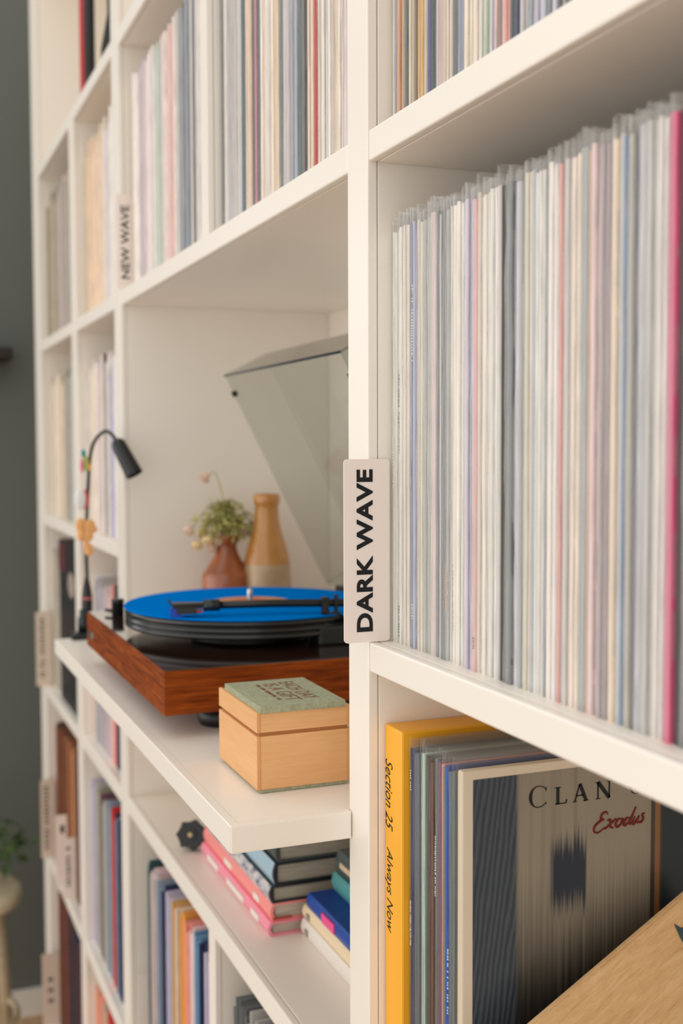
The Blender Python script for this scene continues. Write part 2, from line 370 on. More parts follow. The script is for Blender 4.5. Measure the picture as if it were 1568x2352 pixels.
def record_row(x0, x1, zb, y, spec, where, group, zref, plastic=True, tmin=.0032, tmax=.0046, lean=.0, pale=.35, pls=None):
    out = []; x = x0
    while x < x1-.002:
        t = min(random.uniform(tmin, tmax), x1-x); xc = x+t/2
        px = px_of(Vector((xc, y, zref))); cn = pick(spec, px); rgb, words = COLORS[cn]
        j = random.uniform(.9, 1.07); col = lin([min(255, c*j+random.uniform(-6, 6)) if c*j > 6 else c for c in rgb])
        col = fade(cn, col, pale)
        has = plastic and cn != 'black' and random.random() < .95
        o = bpy.data.objects.new('vinyl_record', random.choice(JK)); o.scale = ((t-.0005)/T0, 1, random.uniform(.99, 1.003))
        o.location = (xc, y+random.uniform(-.0012, .0016), zb); o.rotation_euler = (0, lean+random.uniform(-.0006, .0006), random.uniform(-.0015, .0015))
        o.color = (*[max(0, c) for c in col], 1); link(o)
        o['cn'] = cn; tag(o, f'{words} record sleeve {where}', 'record', group)
        if has:
            p = bpy.data.objects.new('outer_sleeve', random.choice(pls or PL)); link(p, o)
        out.append((px, o)); x += t
    cnt = {}
    for _, o in out: cnt[o['cn']] = cnt.get(o['cn'], 0)+1
    prev = None; nxt = [None]*len(out)
    for i in range(len(out)-1, -1, -1):
        nxt[i] = nxt[i+1] if i+1 < len(out) and cnt[out[i+1][1]['cn']] > 1 else (COLORS[out[i+1][1]['cn']][1] if i+1 < len(out) else None)
    for i, (_, o) in enumerate(out):
        w_ = COLORS[o['cn']][1]
        if cnt[o['cn']] == 1: prev = w_; continue
        rel = f'between {prev} and {nxt[i]} sleeves' if prev and nxt[i] else (f'past the {prev} sleeve' if prev else f'between upright and {nxt[i]} sleeve' if nxt[i] else '')
        o['label'] = f'{w_} record sleeve {where} {rel}'.strip()
    for _, o in out: del o['cn']
    return out
near_spec = [(0, 890, 'teal'), (890, 900, 'grey'), (900, 940, ['white', 'cream', 'white']), (940, 947.5, 'blue'), (947.5, 957, 'bgrey'), (957, 968, 'cream'), (968, 984, ['ggreen', 'grey']), (984, 996, 'pink'),
 (996, 1004, 'dgrey'), (1004, 1012, 'grey'), (1012, 1022, 'dgrey'), (1022, 1030, 'ggreen'), (1030, 1042, 'white'), (1042, 1064, ['cream', 'white']), (1064, 1072, 'lav'), (1072, 1080, 'violet'), (1080, 1088, 'lav'), (1088, 1095, 'salmon'),
 (1095, 1135, ['white', 'cream', 'white']), (1135, 1148, 'grey'), (1148, 1158, 'black'), (1158, 1172, 'dgrey'), (1172, 1190, ['grey', 'lav']), (1190, 1199, 'ggreen'), (1199, 1216, 'cream'), (1216, 1224, 'bgrey'), (1224, 1246, 'white'), (1246, 1252, 'dgrey'),
 (1252, 1280, 'white'), (1280, 1291, 'salmon'), (1291, 1304, 'grey'), (1304, 1324, 'cream'), (1324, 1336, 'olive'), (1336, 1344, 'bgrey'), (1344, 1354, 'orange'), (1354, 1374, 'pink'), (1374, 1390, 'plum'), (1390, 1410, 'peach'), (1410, 1420, 'white'),
 (1420, 1434, 'sky'), (1434, 1446, 'olive'), (1446, 1458, 'navy'), (1458, 1478, 'lav'), (1478, 1500, 'grey'), (1500, 1518, 'white'), (1518, 1526, 'dgrey'), (1526, 1546, 'hot'), (1546, 1560, 'black'), (1560, 1700, ['bgrey', 'grey', 'dgrey', 'white'])]
near = record_row(U0R+.0042, .47, LEV[2][1], .0195, near_spec, 'in the DARK WAVE row', 'records in the DARK WAVE row', .1)
ur_spec = [(0, 879, 'grey'), (879, 886, 'teal'), (886, 897, 'dgrey'), (897, 903, 'cream'), (903, 912, 'bgrey'), (912, 927, 'tan'), (927, 939, 'dgrey'), (939, 950, 'beige'), (950, 959, 'brown'), (959, 972, 'yellow'), (972, 979, 'beige'), (979, 986, 'violet'), (986, 1001, 'teal'),
 (1001, 1038, ['pink', 'beige', 'cream']), (1038, 1047, 'dgrey'), (1047, 1065, 'bgrey'), (1065, 1094, ['white', 'cream']), (1094, 1101, 'lav'), (1101, 1115, 'white'), (1115, 1123, 'green'), (1123, 1136, 'lav'), (1136, 1152, ['pink', 'brown']), (1152, 1168, 'salmon'), (1168, 1178, 'dgrey'), (1178, 1194, 'navy'), (1194, 1400, ['grey', 'bgrey', 'dgrey', 'lav'])]
record_row(U0R+.006, .33, LEV[1][1], .0165, ur_spec, 'above the DARK WAVE row', 'records above the DARK WAVE row', .46, pale=.2, pls=PL2)
ul_spec = [(0, 487, 'beige'), (487, 503, 'olive'), (503, 512, 'dgrey'), (512, 555, ['lav', 'white', 'grey', 'beige']), (555, 564, 'teal'), (564, 577, 'peach'), (577, 583, 'dbrown'), (583, 590, 'magenta'), (590, 597, 'teal'), (597, 640, ['cream', 'white', 'peach', 'white']),
 (640, 650, 'dgrey'), (650, 665, ['pink', 'lav']), (665, 680, 'bgrey'), (680, 690, 'teal'), (690, 709, ['grey', 'dgrey', 'beige']), (709, 717, 'peach'), (717, 728, 'red'), (728, 756, ['grey', 'white', 'beige']), (756, 776, ['cream', 'peach', 'beige']), (776, 900, ['pink', 'white'])]
record_row(UmR+.004, U0L-.004, LEV[1][1], .017, ul_spec, 'above the turntable', 'records above the turntable', .5, tmin=.0036, tmax=.005, pale=.3, pls=PL2)
lr_spec = [(0, 934, 'pink'), (934, 940, 'red'), (940, 944, 'black'), (944, 951, 'navy'), (951, 962, 'dgrey'), (962, 976, 'mint'), (976, 984, 'teal'), (984, 992, 'dbrown'), (992, 1000, 'dgrey'), (1000, 1007, 'plum'), (1007, 1013, 'salmon'), (1013, 1024, 'ggreen'), (1024, 1032, 'blue'), (1032, 1044, 'dgrey'), (1044, 1055, 'beige'), (1055, 1400, 'cream')]
lower = record_row(.0745, .1490, LEV[3][1], .020, lr_spec, 'beside the yellow box set', 'records beside the yellow box set', -.14, tmin=.0034, tmax=.0042, pale=0., pls=PL2)
def near_px(rows_, px): return min(rows_, key=lambda r: abs(r[0]-px))[1]
def spine_text(rec, s, z0, z1, m, h=.0021, bold=0.):
    x = rec.location.x; y = rec.location.y-.0003
    bm = text_bm(s, abs(z1-z0), min(h, rec.scale.x*T0*.7), (x-min(h, rec.scale.x*T0*.7)/2, y, max(z0, z1)), (0, 0, -1), (1, 0, 0), bold=bold, depth=.0003)
    t = ob('spine_lettering', bm, m, rec)
def zat(px, py): return ony(px, py, .0195).z
r = near_px(near, 916); spine_text(r, 'ASH CODE  POSTHUMAN', zat(916, 856), zat(916, 1042), 'ink_soft')
r = near_px(lower, 941.5); spine_text(r, 'VANDAL MOON // BLACK KISS', ony(941, 2062, .02).z, ony(943, 2168, .02).z, 'ink_white', .0022, .01)

def spine_marks(rec, z0, z1, m, seed, h=.0019):
    rnd_ = random.Random(seed); bm_ = bmesh.new(); z = z1; x = rec.location.x; y = rec.location.y-.0003
    while z < z0:
        l = rnd_.uniform(.0012, .0026)
        if rnd_.random() > .15: bx(bm_, x-h/2*rnd_.uniform(.5, 1), x+h/2*rnd_.uniform(.5, 1), y-.0001, y+.0002, z, z+l*.55)
        z += l
    ob('spine_lettering', bm_, m, rec)
for px_, pa, pb, m_, sd in ((889, 1000, 1120, 'ink_white', 1), (916, 1394, 1462, 'ink', 2), (944, 655, 830, 'ink_white', 3), (944, 1384, 1426, 'ink_white', 4), (1027, 1302, 1402, 'ochre', 5), (1039, 1290, 1450, 'ink_soft', 6), (1091, 1455, 1490, 'ink_soft', 7)):
    spine_marks(near_px(near, px_), zat(px_, pa), zat(px_, pb), m_, sd)
for px_, pa, pb, m_, sd in ((998, 1920, 2060, 'ink_white', 8), (942, 1767, 1812, 'ink_white', 9), (1030, 2180, 2330, 'ink_white', 10)):
    spine_marks(near_px(lower, px_), ony(px_, pa, .02).z, ony(px_, pb, .02).z, m_, sd)

# everything further off: too many to build one by one
def far_rows():
    bm = bmesh.new(); cl = bm.loops.layers.color.new('Col'); rnd = random.Random(3)
    def row(x0, x1, zb, cols, hmin=.306, hmax=.316, y=.018, pale=.12):
        x = x0; n = 0
        while x < x1-.003:
            t = min(rnd.uniform(.0034, .0056), x1-x); f = (x-x0)/(x1-x0)
            seg = cols[min(len(cols)-1, int(f*len(cols)))]; c = COLORS[rnd.choice(seg) if isinstance(seg, (list, tuple)) else seg][0]
            j = rnd.uniform(.9, 1.08); c = [min(255, v*j) for v in c]; pk = pale if sum(c) > 330 else pale*.2; c = [v*(1-pk)+w_*pk for v, w_ in zip(c, (240, 233, 226))]
            yy = y+rnd.uniform(-.003, .004)
            for fc in bx(bm, x, x+t-.0006, yy, yy+.3, zb, zb+rnd.uniform(hmin, hmax)):
                for l in fc.loops: l[cl] = (*[v/255 for v in c], 1)
            x += t
    P = ['white', 'cream', 'pink', 'white', 'beige', 'grey']
    # row over the turntable, far half (NEW WAVE)
    row(U1R+.012, UmL-.006, LEV[1][1], [P, ['white', 'pink', 'lav'], ['pink', 'lav', 'white'], ['pink', 'white'], 'mint', ['pink', 'white'], ['salmon', 'pink'], ['grey', 'white'], ['dgrey', 'bgrey'], ['dgrey', 'grey'], ['lav', 'white'], 'black'], pale=.42)
    # left bays
    row(U2R+.004, U1L-.004, LEV[1][1], ['beige', 'peach', 'peach', 'peach', 'cream', ['white', 'lav'], ['lav', 'white'], 'white'], .275, .318, pale=.3)
    row(U3R+.01, U2L-.004, LEV[1][1], [['beige', 'grey', 'pink', 'olive']]*3, .28, .315)
    row(U2R+.004, U1L-.004, LEV[2][1], [['cream', 'white'], ['white', 'cream'], ['white', 'cream'], ['white', 'peach'], 'brown', ['white', 'lav'], ['white', 'lav'], ['white', 'lav']][0:1]+[['white', 'cream'], ['white', 'pink'], ['white', 'pink'], ['brown', 'white', 'white'], ['white', 'lav'], 'white', ['white', 'lav']], .27, .315)
    row(U3R+.02, U2L-.004, LEV[2][1], [['beige', 'cream', 'white'], ['beige', 'cream'], ['dgrey', 'beige', 'grey'], ['white', 'mint']], .28, .312)
    row(U2R+.004, U1L-.02, LEV[3][1], [P, ['lav', 'grey'], ['pink', 'grey'], ['lav', 'pink'], ['pink', 'salmon'], ['navy', 'dgrey'], 'tan'], .27, .31)
    row(U3R+.01, -1.70, LEV[3][1], [['olive', 'beige', 'grey']], .29, .312)
    row(U2R+.004, U1L-.004, LEV[4][1], [['lav', 'grey'], ['grey', 'olive'], ['plum', 'grey'], ['ggreen', 'bgrey'], 'red', ['bgrey', 'navy'], ['lav', 'grey'], 'dgrey'], .29, .316)
    row(U3R+.01, U2L-.004, LEV[4][1], [['rust', 'brown', 'dbrown'], ['tan', 'brown', 'rust'], ['brown', 'dbrown', 'plum']], .3, .316)
    row(U2R+.004, U1L-.004, LEV[5][1], [['beige', 'tan', 'salmon'], 'red', ['grey', 'pink', 'bgrey']], .29, .316)
    row(U3R+.01, U2L-.004, LEV[5][1], [['dbrown', 'rust', 'plum'], ['navy', 'dbrown'], ['plum', 'rust', 'dbrown']], .3, .316)
    # lower bays under the books
    row(U1R+.05, UmL-.004, LEV[4][1], ['teal', ['pink', 'grey'], ['pink', 'lav'], 'bgrey', 'navy', 'lav', ['yellow', 'tan'], ['peach', 'beige'], 'orange', 'salmon', ['grey', 'pink'], 'sky', 'navy', 'lav', ['lav', 'white'], 'green'], .3, .316)
    row(UmR+.03, U0L-.01, LEV[4][1], ['dgrey', 'grey', ['plum', 'dbrown'], 'navy', ['lav', 'grey'], 'red', ['dgrey', 'bgrey'], ['grey', 'plum'], ['dgrey', 'teal'], ['grey', 'bgrey']], .3, .316)
    # right bay, above the top shelf and beyond the frame
    o = ob('distant_records', bm, 'sleeve_vc')
    tag(o, 'rows of blurred record spines filling the far and lower compartments', 'records', None, 'stuff')
far_rows()

# ------------------------------------------------------------------ divider cards
def rrect(w, h, r, n=4):
    out = []
    for cx, cy, a0 in ((w-r, h-r, 0), (r, h-r, 90), (r, r, 180), (w-r, r, 270)):
        for k in range(n+1): a = math.radians(a0+90*k/n); out.append((cx+r*math.cos(a), cy+r*math.sin(a)))
    return out
def divider_card(x, y0, y1, z0, z1, label, m='card', tilt=0.):
    """card standing among the records, its face turned to +x"""
    e = empty('divider_card', (x, (y0+y1)/2, z0)); tag(e, label, 'divider card')
    bm = bmesh.new(); prism(bm, rrect(y1-y0, z1-z0, .003), frame((x, y0, z0), (0, 1, 0), (0, 0, 1)), .0012)
    ob('card', bm, m, e); return e
XC = .0437
c1 = divider_card(XC-.0008, -.0212, .0165, .0006, .1407, 'pale pinkish divider card lettered DARK WAVE at the near upright')
a, b = onx(838, 1451, XC), onx(838, 1078, XC); yb, yt = onx(856, 1300, XC).y, onx(819, 1300, XC).y
ob('lettering', text_bm('DARK WAVE', b.z-a.z, yb-yt, (XC, yb, a.z), (0, 0, 1), (0, -1, 0), bold=.035, spacing=1.08), 'ink', c1)
XN = -.905
c2 = divider_card(XN-.0008, -.0062, .022, LEV[1][1]+.0006, .5290, 'pale divider card lettered NEW WAVE above the turntable bay')
a, b = onx(286, 640, XN), onx(286, 471, XN)
ob('lettering', text_bm('NEW WAVE', b.z-a.z, .0125, (XN, .0125, a.z), (0, 0, 1), (0, -1, 0), bold=.012), 'ink', c2)
def scribble(card, x, y, z0, z1, h, seed, gaps=.35, m='ink_soft'):
    rnd = random.Random(seed); z = z0; bm = bmesh.new()
    while z < z1:
        l = rnd.uniform(.006, .012)
        if rnd.random() > .12: bx(bm, x-.0001, x+.0004, y-h/2*rnd.uniform(.6, 1), y+h/2*rnd.uniform(.6, 1), z, z+l*.55)
        z += l
    ob('lettering', bm, m, card)
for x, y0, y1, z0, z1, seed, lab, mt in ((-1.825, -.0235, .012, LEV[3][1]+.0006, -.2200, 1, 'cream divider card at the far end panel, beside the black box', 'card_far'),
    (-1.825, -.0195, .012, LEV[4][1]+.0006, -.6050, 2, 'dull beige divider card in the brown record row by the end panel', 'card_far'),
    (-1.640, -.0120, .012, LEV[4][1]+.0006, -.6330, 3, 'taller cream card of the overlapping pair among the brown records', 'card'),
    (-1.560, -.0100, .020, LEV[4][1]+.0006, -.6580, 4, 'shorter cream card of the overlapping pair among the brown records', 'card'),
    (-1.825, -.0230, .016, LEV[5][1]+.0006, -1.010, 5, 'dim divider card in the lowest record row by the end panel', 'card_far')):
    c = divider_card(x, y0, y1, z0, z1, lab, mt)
    if seed == 5:
        bm = bmesh.new()
        for k in range(3): bx(bm, x+.0005, x+.001, -.010, .002, -1.075-.025*k, -1.068-.025*k)
        ob('lettering', bm, 'ink', c)
    elif seed == 3:
        bm = bmesh.new(); bx(bm, x+.0005, x+.001, -.002, .006, -.672, -.655); ob('lettering', bm, 'ink', c)
    else: scribble(c, x+.0007, (y0*.6+y1*.4), z0+.02, z1-.02, .010, seed)
c = divider_card(-.868, .002, .036, LEV[4][1]+.0006, -.655, 'blank white divider card standing low in the colourful record row', 'card')

# ------------------------------------------------------------------ yellow box set, Exodus album, board
e = empty('box_set', (.056, .15, LEV[3][1])); tag(e, 'bright yellow box set lettered Section 25 Always Now', 'box set')
zt = -.0640
box('slipcase', 'yellow', e, .0418, .0735, .0128, .330, LEV[3][1]+.0004, zt, bev=.0016)
YB = .0127
za, zb_ = ony(895, 1747, YB).z, ony(893, 1905, YB).z
ob('lettering', text_bm('Section 25', za-zb_, .0128, (.0440, YB, za), (0, 0, -1), (1, 0, 0), shear=.3, bold=-.008), 'ink', e)
za, zb_ = ony(893, 1948, YB).z, ony(893, 2140, YB).z
ob('lettering', text_bm('Always Now', za-zb_, .0140, (.0432, YB, za), (0, 0, -1), (1, 0, 0), shear=.3, bold=-.008), 'ink', e)
# album facing the open cubby
XA = .1590; AY0, AZ0 = .0195, LEV[3][1]+.0004; AZ1 = -.0725
alb = empty('record_album', (XA, .17, AZ0)); tag(alb, 'record album with grey streaked cover lettered CLAN and Exodus', 'record')
box('album_sleeve', mat('album_border', (214, 200, 178), .45, .4), alb, .1520, XA, AY0, .334, AZ0, AZ1, bev=.0008)
def cover_art():
    m = mat('streaked_cover_print', (120, 110, 100), .35, .4); n = m.node_tree; b = n.nodes['Principled BSDF']; L = n.links
    tc = n.nodes.new('ShaderNodeTexCoord'); sp = n.nodes.new('ShaderNodeSeparateXYZ'); L.new(tc.outputs['Object'], sp.inputs[0])
    Y, Z = sp.outputs[1], sp.outputs[2]
    def math_(op, a, bb, clamp=False):
        k = n.nodes.new('ShaderNodeMath'); k.operation = op; k.use_clamp = clamp
        for i, v in enumerate((a, bb)):
            if v is None: continue
            if isinstance(v, (int, float)): k.inputs[i].default_value = v
            else: L.new(v, k.inputs[i])
        return k.outputs[0]
    def streak(sx, sz, seed):
        mp = n.nodes.new('ShaderNodeMapping'); mp.inputs['Scale'].default_value = (1, sx, sz); mp.inputs['Location'].default_value = (0, seed, 0)
        L.new(tc.outputs['Object'], mp.inputs[0]); nz = n.nodes.new('ShaderNodeTexNoise'); nz.inputs['Scale'].default_value = 1; nz.inputs['Detail'].default_value = 6
        L.new(mp.outputs[0], nz.inputs['Vector']); return nz.outputs[0]
    def smooth(v, a, bb):
        k = n.nodes.new('ShaderNodeMapRange'); k.interpolation_type = 'SMOOTHSTEP'; k.inputs[1].default_value = a; k.inputs[2].default_value = bb; L.new(v, k.inputs[0]); return k.outputs[0]
    def mix(f, a, bb):
        k = n.nodes.new('ShaderNodeMix'); k.data_type = 'RGBA'; L.new(f, k.inputs[0])
        for i, v in ((6, a), (7, bb)):
            if isinstance(v, tuple): k.inputs[i].default_value = rgba(v)
            else: L.new(v, k.inputs[i])
        return k.outputs[2]
    st = streak(420, 5, 0); st2 = streak(160, 3, 7)
    YA = lambda u: onx(u, 1990, XA).y
    ZA = lambda v: onx(1300, v, XA).z
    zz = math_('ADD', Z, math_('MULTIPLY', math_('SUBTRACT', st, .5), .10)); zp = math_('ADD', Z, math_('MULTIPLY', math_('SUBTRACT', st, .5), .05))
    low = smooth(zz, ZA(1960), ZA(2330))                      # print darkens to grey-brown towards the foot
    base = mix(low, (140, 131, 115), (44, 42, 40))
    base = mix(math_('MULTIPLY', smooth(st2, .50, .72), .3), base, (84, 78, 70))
    # dark curtain-like left part
    fl = math_('SUBTRACT', 1, smooth(math_('ADD', Y, math_('MULTIPLY', math_('SUBTRACT', st2, .5), .012)), .5*(YA(1165)+YA(1195)), YA(1197)))
    folds = n.nodes.new('ShaderNodeTexWave'); folds.inputs['Scale'].default_value = 17; folds.inputs['Distortion'].default_value = 5; folds.inputs['Detail'].default_value = 3
    mp = n.nodes.new('ShaderNodeMapping'); mp.inputs['Rotation'].default_value = (.45, 0, 0); mp.inputs['Scale'].default_value = (1, 4.6, 1.2); L.new(tc.outputs['Object'], mp.inputs[0]); L.new(mp.outputs[0], folds.inputs['Vector'])
    folds.bands_direction = 'Y'
    curtain = mix(math_('MULTIPLY', folds.outputs[1], .6), (36, 50, 64), (86, 90, 94))
    base = mix(fl, base, curtain)
    # dark blue patch
    py = math_('MULTIPLY', smooth(math_('ADD', Y, math_('MULTIPLY', math_('SUBTRACT', st, .5), .01)), YA(1255), YA(1275)), math_('SUBTRACT', 1, smooth(Y, YA(1342), YA(1348))))
    pz = math_('MULTIPLY', smooth(zp, ZA(2110), ZA(2040)), math_('SUBTRACT', 1, smooth(zp, ZA(1965), ZA(1900))))
    base = mix(math_('MULTIPLY', py, pz), base, (24, 34, 52))
    # right-hand dark panel with brown frame line
    fr = smooth(Y, YA(1491), YA(1494)); base = mix(fr, base, (56, 50, 46))
    f2 = math_('MULTIPLY', smooth(Y, YA(1500), YA(1504)), math_('SUBTRACT', 1, smooth(Y, YA(1511), YA(1516)))); base = mix(f2, base, (130, 88, 50))
    f3 = smooth(Y, YA(1514), YA(1522)); base = mix(f3, base, (22, 36, 46))
    L.new(base, b.inputs['Base Color']); return m
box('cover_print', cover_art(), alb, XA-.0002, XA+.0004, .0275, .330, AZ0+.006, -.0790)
# hand-drawn serif capitals, fitted to the cover
def stroke_letters():
    bm = bmesh.new()
    def P(u, v): return (XA+.0007, u, v)
    def quad(pts):
        vs = [bm.verts.new(P(*p)) for p in pts]; bm.faces.new(vs)
        for k in range(len(vs)):
            pass
    def bar(p, q, w):
        w *= 1.25
        d = (Vector(q)-Vector(p)).normalized(); nrm = Vector((-d.y, d.x))*w/2; p, q = Vector(p), Vector(q)
        quad([p+nrm, p-nrm, q-nrm, q+nrm])
    def serif(c, w, h): quad([(c[0]-w/2, c[1]-h/2), (c[0]+w/2, c[1]-h/2), (c[0]+w/2, c[1]+h/2), (c[0]-w/2, c[1]+h/2)])
    def C(y, z, h):      # y,z lower-left; h height
        cx, cz, R = y+h*.5, z+h*.5, h*.5; out = []; inn = []
        for k in range(29):
            a = math.radians(42+276*k/28); out.append((cx+R*1.0*math.cos(a), cz+R*math.sin(a)))
            th = .08+.26*max(0, -math.cos(a)); inn.append((cx+R*(1-th)*math.cos(a), cz+R*(.91)*math.sin(a)))
        for k in range(28): quad([out[k], out[k+1], inn[k+1], inn[k]])
        bar((cx+R*.74, cz+R*.42), (cx+R*.78, cz+R*.80), h*.035); bar((cx+R*.70, cz-R*.55), (cx+R*.80, cz-R*.74), h*.035)
    def Lc(y, z, h):
        bar((y+h*.14, z), (y+h*.14, z+h), h*.17); serif((y+h*.14, z+h*.98), h*.42, h*.045); serif((y+h*.34, z+h*.03), h*.74, h*.065); bar((y+h*.68, z+h*.02), (y+h*.74, z+h*.24), h*.07)
    def A(y, z, h):
        bar((y+h*.10, z), (y+h*.44, z+h*1.03), h*.08); bar((y+h*.45, z+h*1.03), (y+h*.88, z), h*.18); bar((y+h*.2, z+h*.36), (y+h*.70, z+h*.36), h*.06)
        serif((y+h*.10, z+h*.02), h*.30, h*.045); serif((y+h*.86, z+h*.02), h*.36, h*.045)
    def N(y, z, h):
        bar((y+h*.14, z), (y+h*.14, z+h), h*.08); bar((y+h*.14, z+h), (y+h*.92, z), h*.19); bar((y+h*.92, z-h*.02), (y+h*.92, z+h), h*.08)
        serif((y+h*.14, z+h*.02), h*.34, h*.045); serif((y+h*.07, z+h*.98), h*.26, h*.045); serif((y+h*.92, z+h*.98), h*.34, h*.045)
    p = onx(1213, 1858, XA); q = onx(1408, 1806, XA)
    z = p.z; hC = onx(1245, 1803, XA).z-z; W = q.y-p.y
    C(p.y, z, hC); hs = hC*.78
    Lc(p.y+W*.31, z+.0006, hs); A(p.y+W*.515, z+.0006, hs); N(p.y+W*.785, z+.0006, hs)
    C(p.y+W*1.19, z+.0006, hs); 
    for k in range(29):   # close the last round letter
        a0, a1 = (math.radians(-50+100*j/28) for j in (k, k+1))
        if k < 28:
            cx, cz, R = p.y+W*1.19+hs*.5, z+.0006+hs*.5, hs*.5
            quad([(cx+R*math.cos(a0), cz+R*math.sin(a0)), (cx+R*math.cos(a1), cz+R*math.sin(a1)), (cx+R*.8*math.cos(a1), cz+R*.95*math.sin(a1)), (cx+R*.8*math.cos(a0), cz+R*.95*math.sin(a0))])
    return bm
ob('lettering', stroke_letters(), 'ink', alb)
def exodus():
    a = onx(1364, 1912, XA); b = onx(1475, 1872, XA); W = b.y-a.y; H = W*.40
    L = [[(.20, .86), (.16, .98), (.08, .92), (.07, .74), (.13, .66), (.07, .62), (-.02, .42), (-.01, .20), (.08, .12), (.20, .30)],
         [(.22, .58), (.28, .60), (.31, .30), (.38, .22)], [(.20, .22), (.30, .42), (.40, .62)],
         [(.52, .56), (.45, .58), (.41, .38), (.46, .24), (.53, .36), (.53, .56), (.58, .50)],
         [(.70, .54), (.62, .56), (.58, .34), (.63, .26), (.70, .46), (.77, 1.02)], [(.77, 1.0), (.71, .44), (.72, .28), (.77, .32)],
         [(.79, .60), (.77, .34), (.81, .26), (.88, .58)], [(.88, .60), (.86, .34), (.90, .28)],
         [(.99, .66), (.94, .62), (.98, .44), (.94, .28), (.88, .32)]]
    bm = bmesh.new()
    for s in L:
        pts = [Vector((XA+.0006, a.y+W*(u+.10*v-.02), a.z+H*(v-.14)+W*.012*u)) for u, v in s]
        n = len(spline(pts, 6)); tube(bm, spline(pts, 6), [.0006+.0004*math.sin(math.pi*k/(n-1)) for k in range(n)], 5)
    return bm
ob('lettering', exodus(), 'ink_red', alb)
# weathered board leaning in the same compartment
XB = .185
p0, p1 = onx(1215, 2352, XB), onx(1540, 2075, XB)
d = (p1-p0).normalized(); nrm = Vector((0, d.z, -d.y))      # downwards-right normal inside the plane
bd = empty('wooden_board', (XB, .2, LEV[3][1])); tag(bd, 'weathered tan wooden board tilted against the Exodus album', 'board')
def clip_board():
    ln0, ln1, dp = -.19, .160, .20
    poly = [(ln0, 0)]+[(ln1-.012+.012*math.sin(a), -.012+.012*math.cos(a)) for a in [math.radians(15*k) for k in range(7)]]+[(ln1, -dp), (ln0, -dp)]
    out = []
    zmin = LEV[3][1]+.001
    for i in range(len(poly)):           # cut the outline where it meets the shelf and the back
        out.append(poly[i])
    return out
m4 = frame(p0, d, Vector((1, 0, 0)).cross(d))
bm = bmesh.new(); prism(bm, clip_board(), m4, .006)
for cut, no in (((0, 0, LEV[3][1]+.0006), (0, 0, -1)), ((0, .006, 0), (0, -1, 0)), ((0, DEP-.002, 0), (0, 1, 0))):
    gm = bm.verts[:]+bm.edges[:]+bm.faces[:]
    rr = bmesh.ops.bisect_plane(bm, geom=gm, plane_co=cut, plane_no=no, clear_outer=True)
    bmesh.ops.holes_fill(bm, edges=[e_ for e_ in rr['geom_cut'] if isinstance(e_, bmesh.types.BMEdge)])
bmesh.ops.bevel(bm, geom=[e_ for e_ in bm.edges], offset=.0015, segments=2, affect='EDGES')
plank = ob('plank', bm, 'board', bd)
q0 = onx(1548, 2122, XB+.0034)
bm = bmesh.new(); prism(bm, [(0, 0), (.006, -.004), (.03, -.002), (.05, -.03), (.02, -.032), (.006, -.012)], frame(q0, (0, 1, 0), (0, 0, 1)), .001)
ob('painted_mark', bm, mat('teal_mark', (40, 70, 78), .6), bd)

# ------------------------------------------------------------------ turntable
TZ0, TZ1 = -.1172, -.0715
TX0, TX1, TY0, TY1 = -.7282, -.2708, -.0882, .2450
tt = empty('turntable', (-.5, .08, ET)); tag(tt, 'walnut turntable with open clear dust cover playing a blue record', 'turntable')
pl = box('plinth', 'walnut', tt, TX0, TX1, TY0, TY1, TZ0, TZ1-.0008, bev=.0012)
box('top_plate', 'walnut_top', pl, TX0+.0012, TX1-.0012, TY0+.0012, TY1-.0012, TZ1-.0010, TZ1, bev=.0003, seg=1)
for x in (TX0+.06, TX1-.055):
    for y in (TY0+.075, TY1-.06):
        ob('foot', lathe([(0, 0), (.024, 0), (.026, .004), (.026, .014), (.020, .020), (.020, .0262), (0, .0262)], 24, (x, y, ET+.0003)), 'black', tt, True)
bm = bmesh.new(); bx(bm, -.712, -.682, TY0-.0012, TY0+.0002, -.103, -.094, bev=.0004); ob('badge', bm, 'metal', pl)
CX, CY = -.492, .0695
RZ = -.0378
ob('platter', lathe([(0, -.0245), (.132, -.0245), (.147, -.0230), (.1495, -.0215), (.1495, -.0185), (.1468, -.0175), (.1468, -.0160), (.1495, -.0150), (.1495, -.0120), (.1468, -.0110), (.1468, -.0095), (.1495, -.0085), (.1495, -.0042), (.1485, -.0022), (.1450, -.0020), (0, -.0020)], 96, (CX, CY, RZ)), 'black_gloss', tt, True)
ob('sub_platter', lathe([(0, 0), (.072, 0), (.072, .0065), (0, .0065)], 48, (CX, CY, TZ1)), 'black', tt)
ob('spindle', lathe([(.0036, -.002), (.0036, .0120), (.0030, .0152), (.0012, .0170), (0, .0170)], 16, (CX, CY, RZ)), 'metal', tt, True)
mo = ob('motor_pulley', lathe([(0, 0), (.0080, 0), (.0080, .0175), (.0085, .018), (.0085, .0205), (.007, .0215), (0, .0215)], 24, (-.676, -.0560, TZ1)), 'black', tt, True)
kn = ob('speed_knob', tube(bmesh.new(), [(-.694, -.0685, TZ1+.0052), (-.685, -.0640, TZ1+.0052)], .0022, 10), 'black', tt)
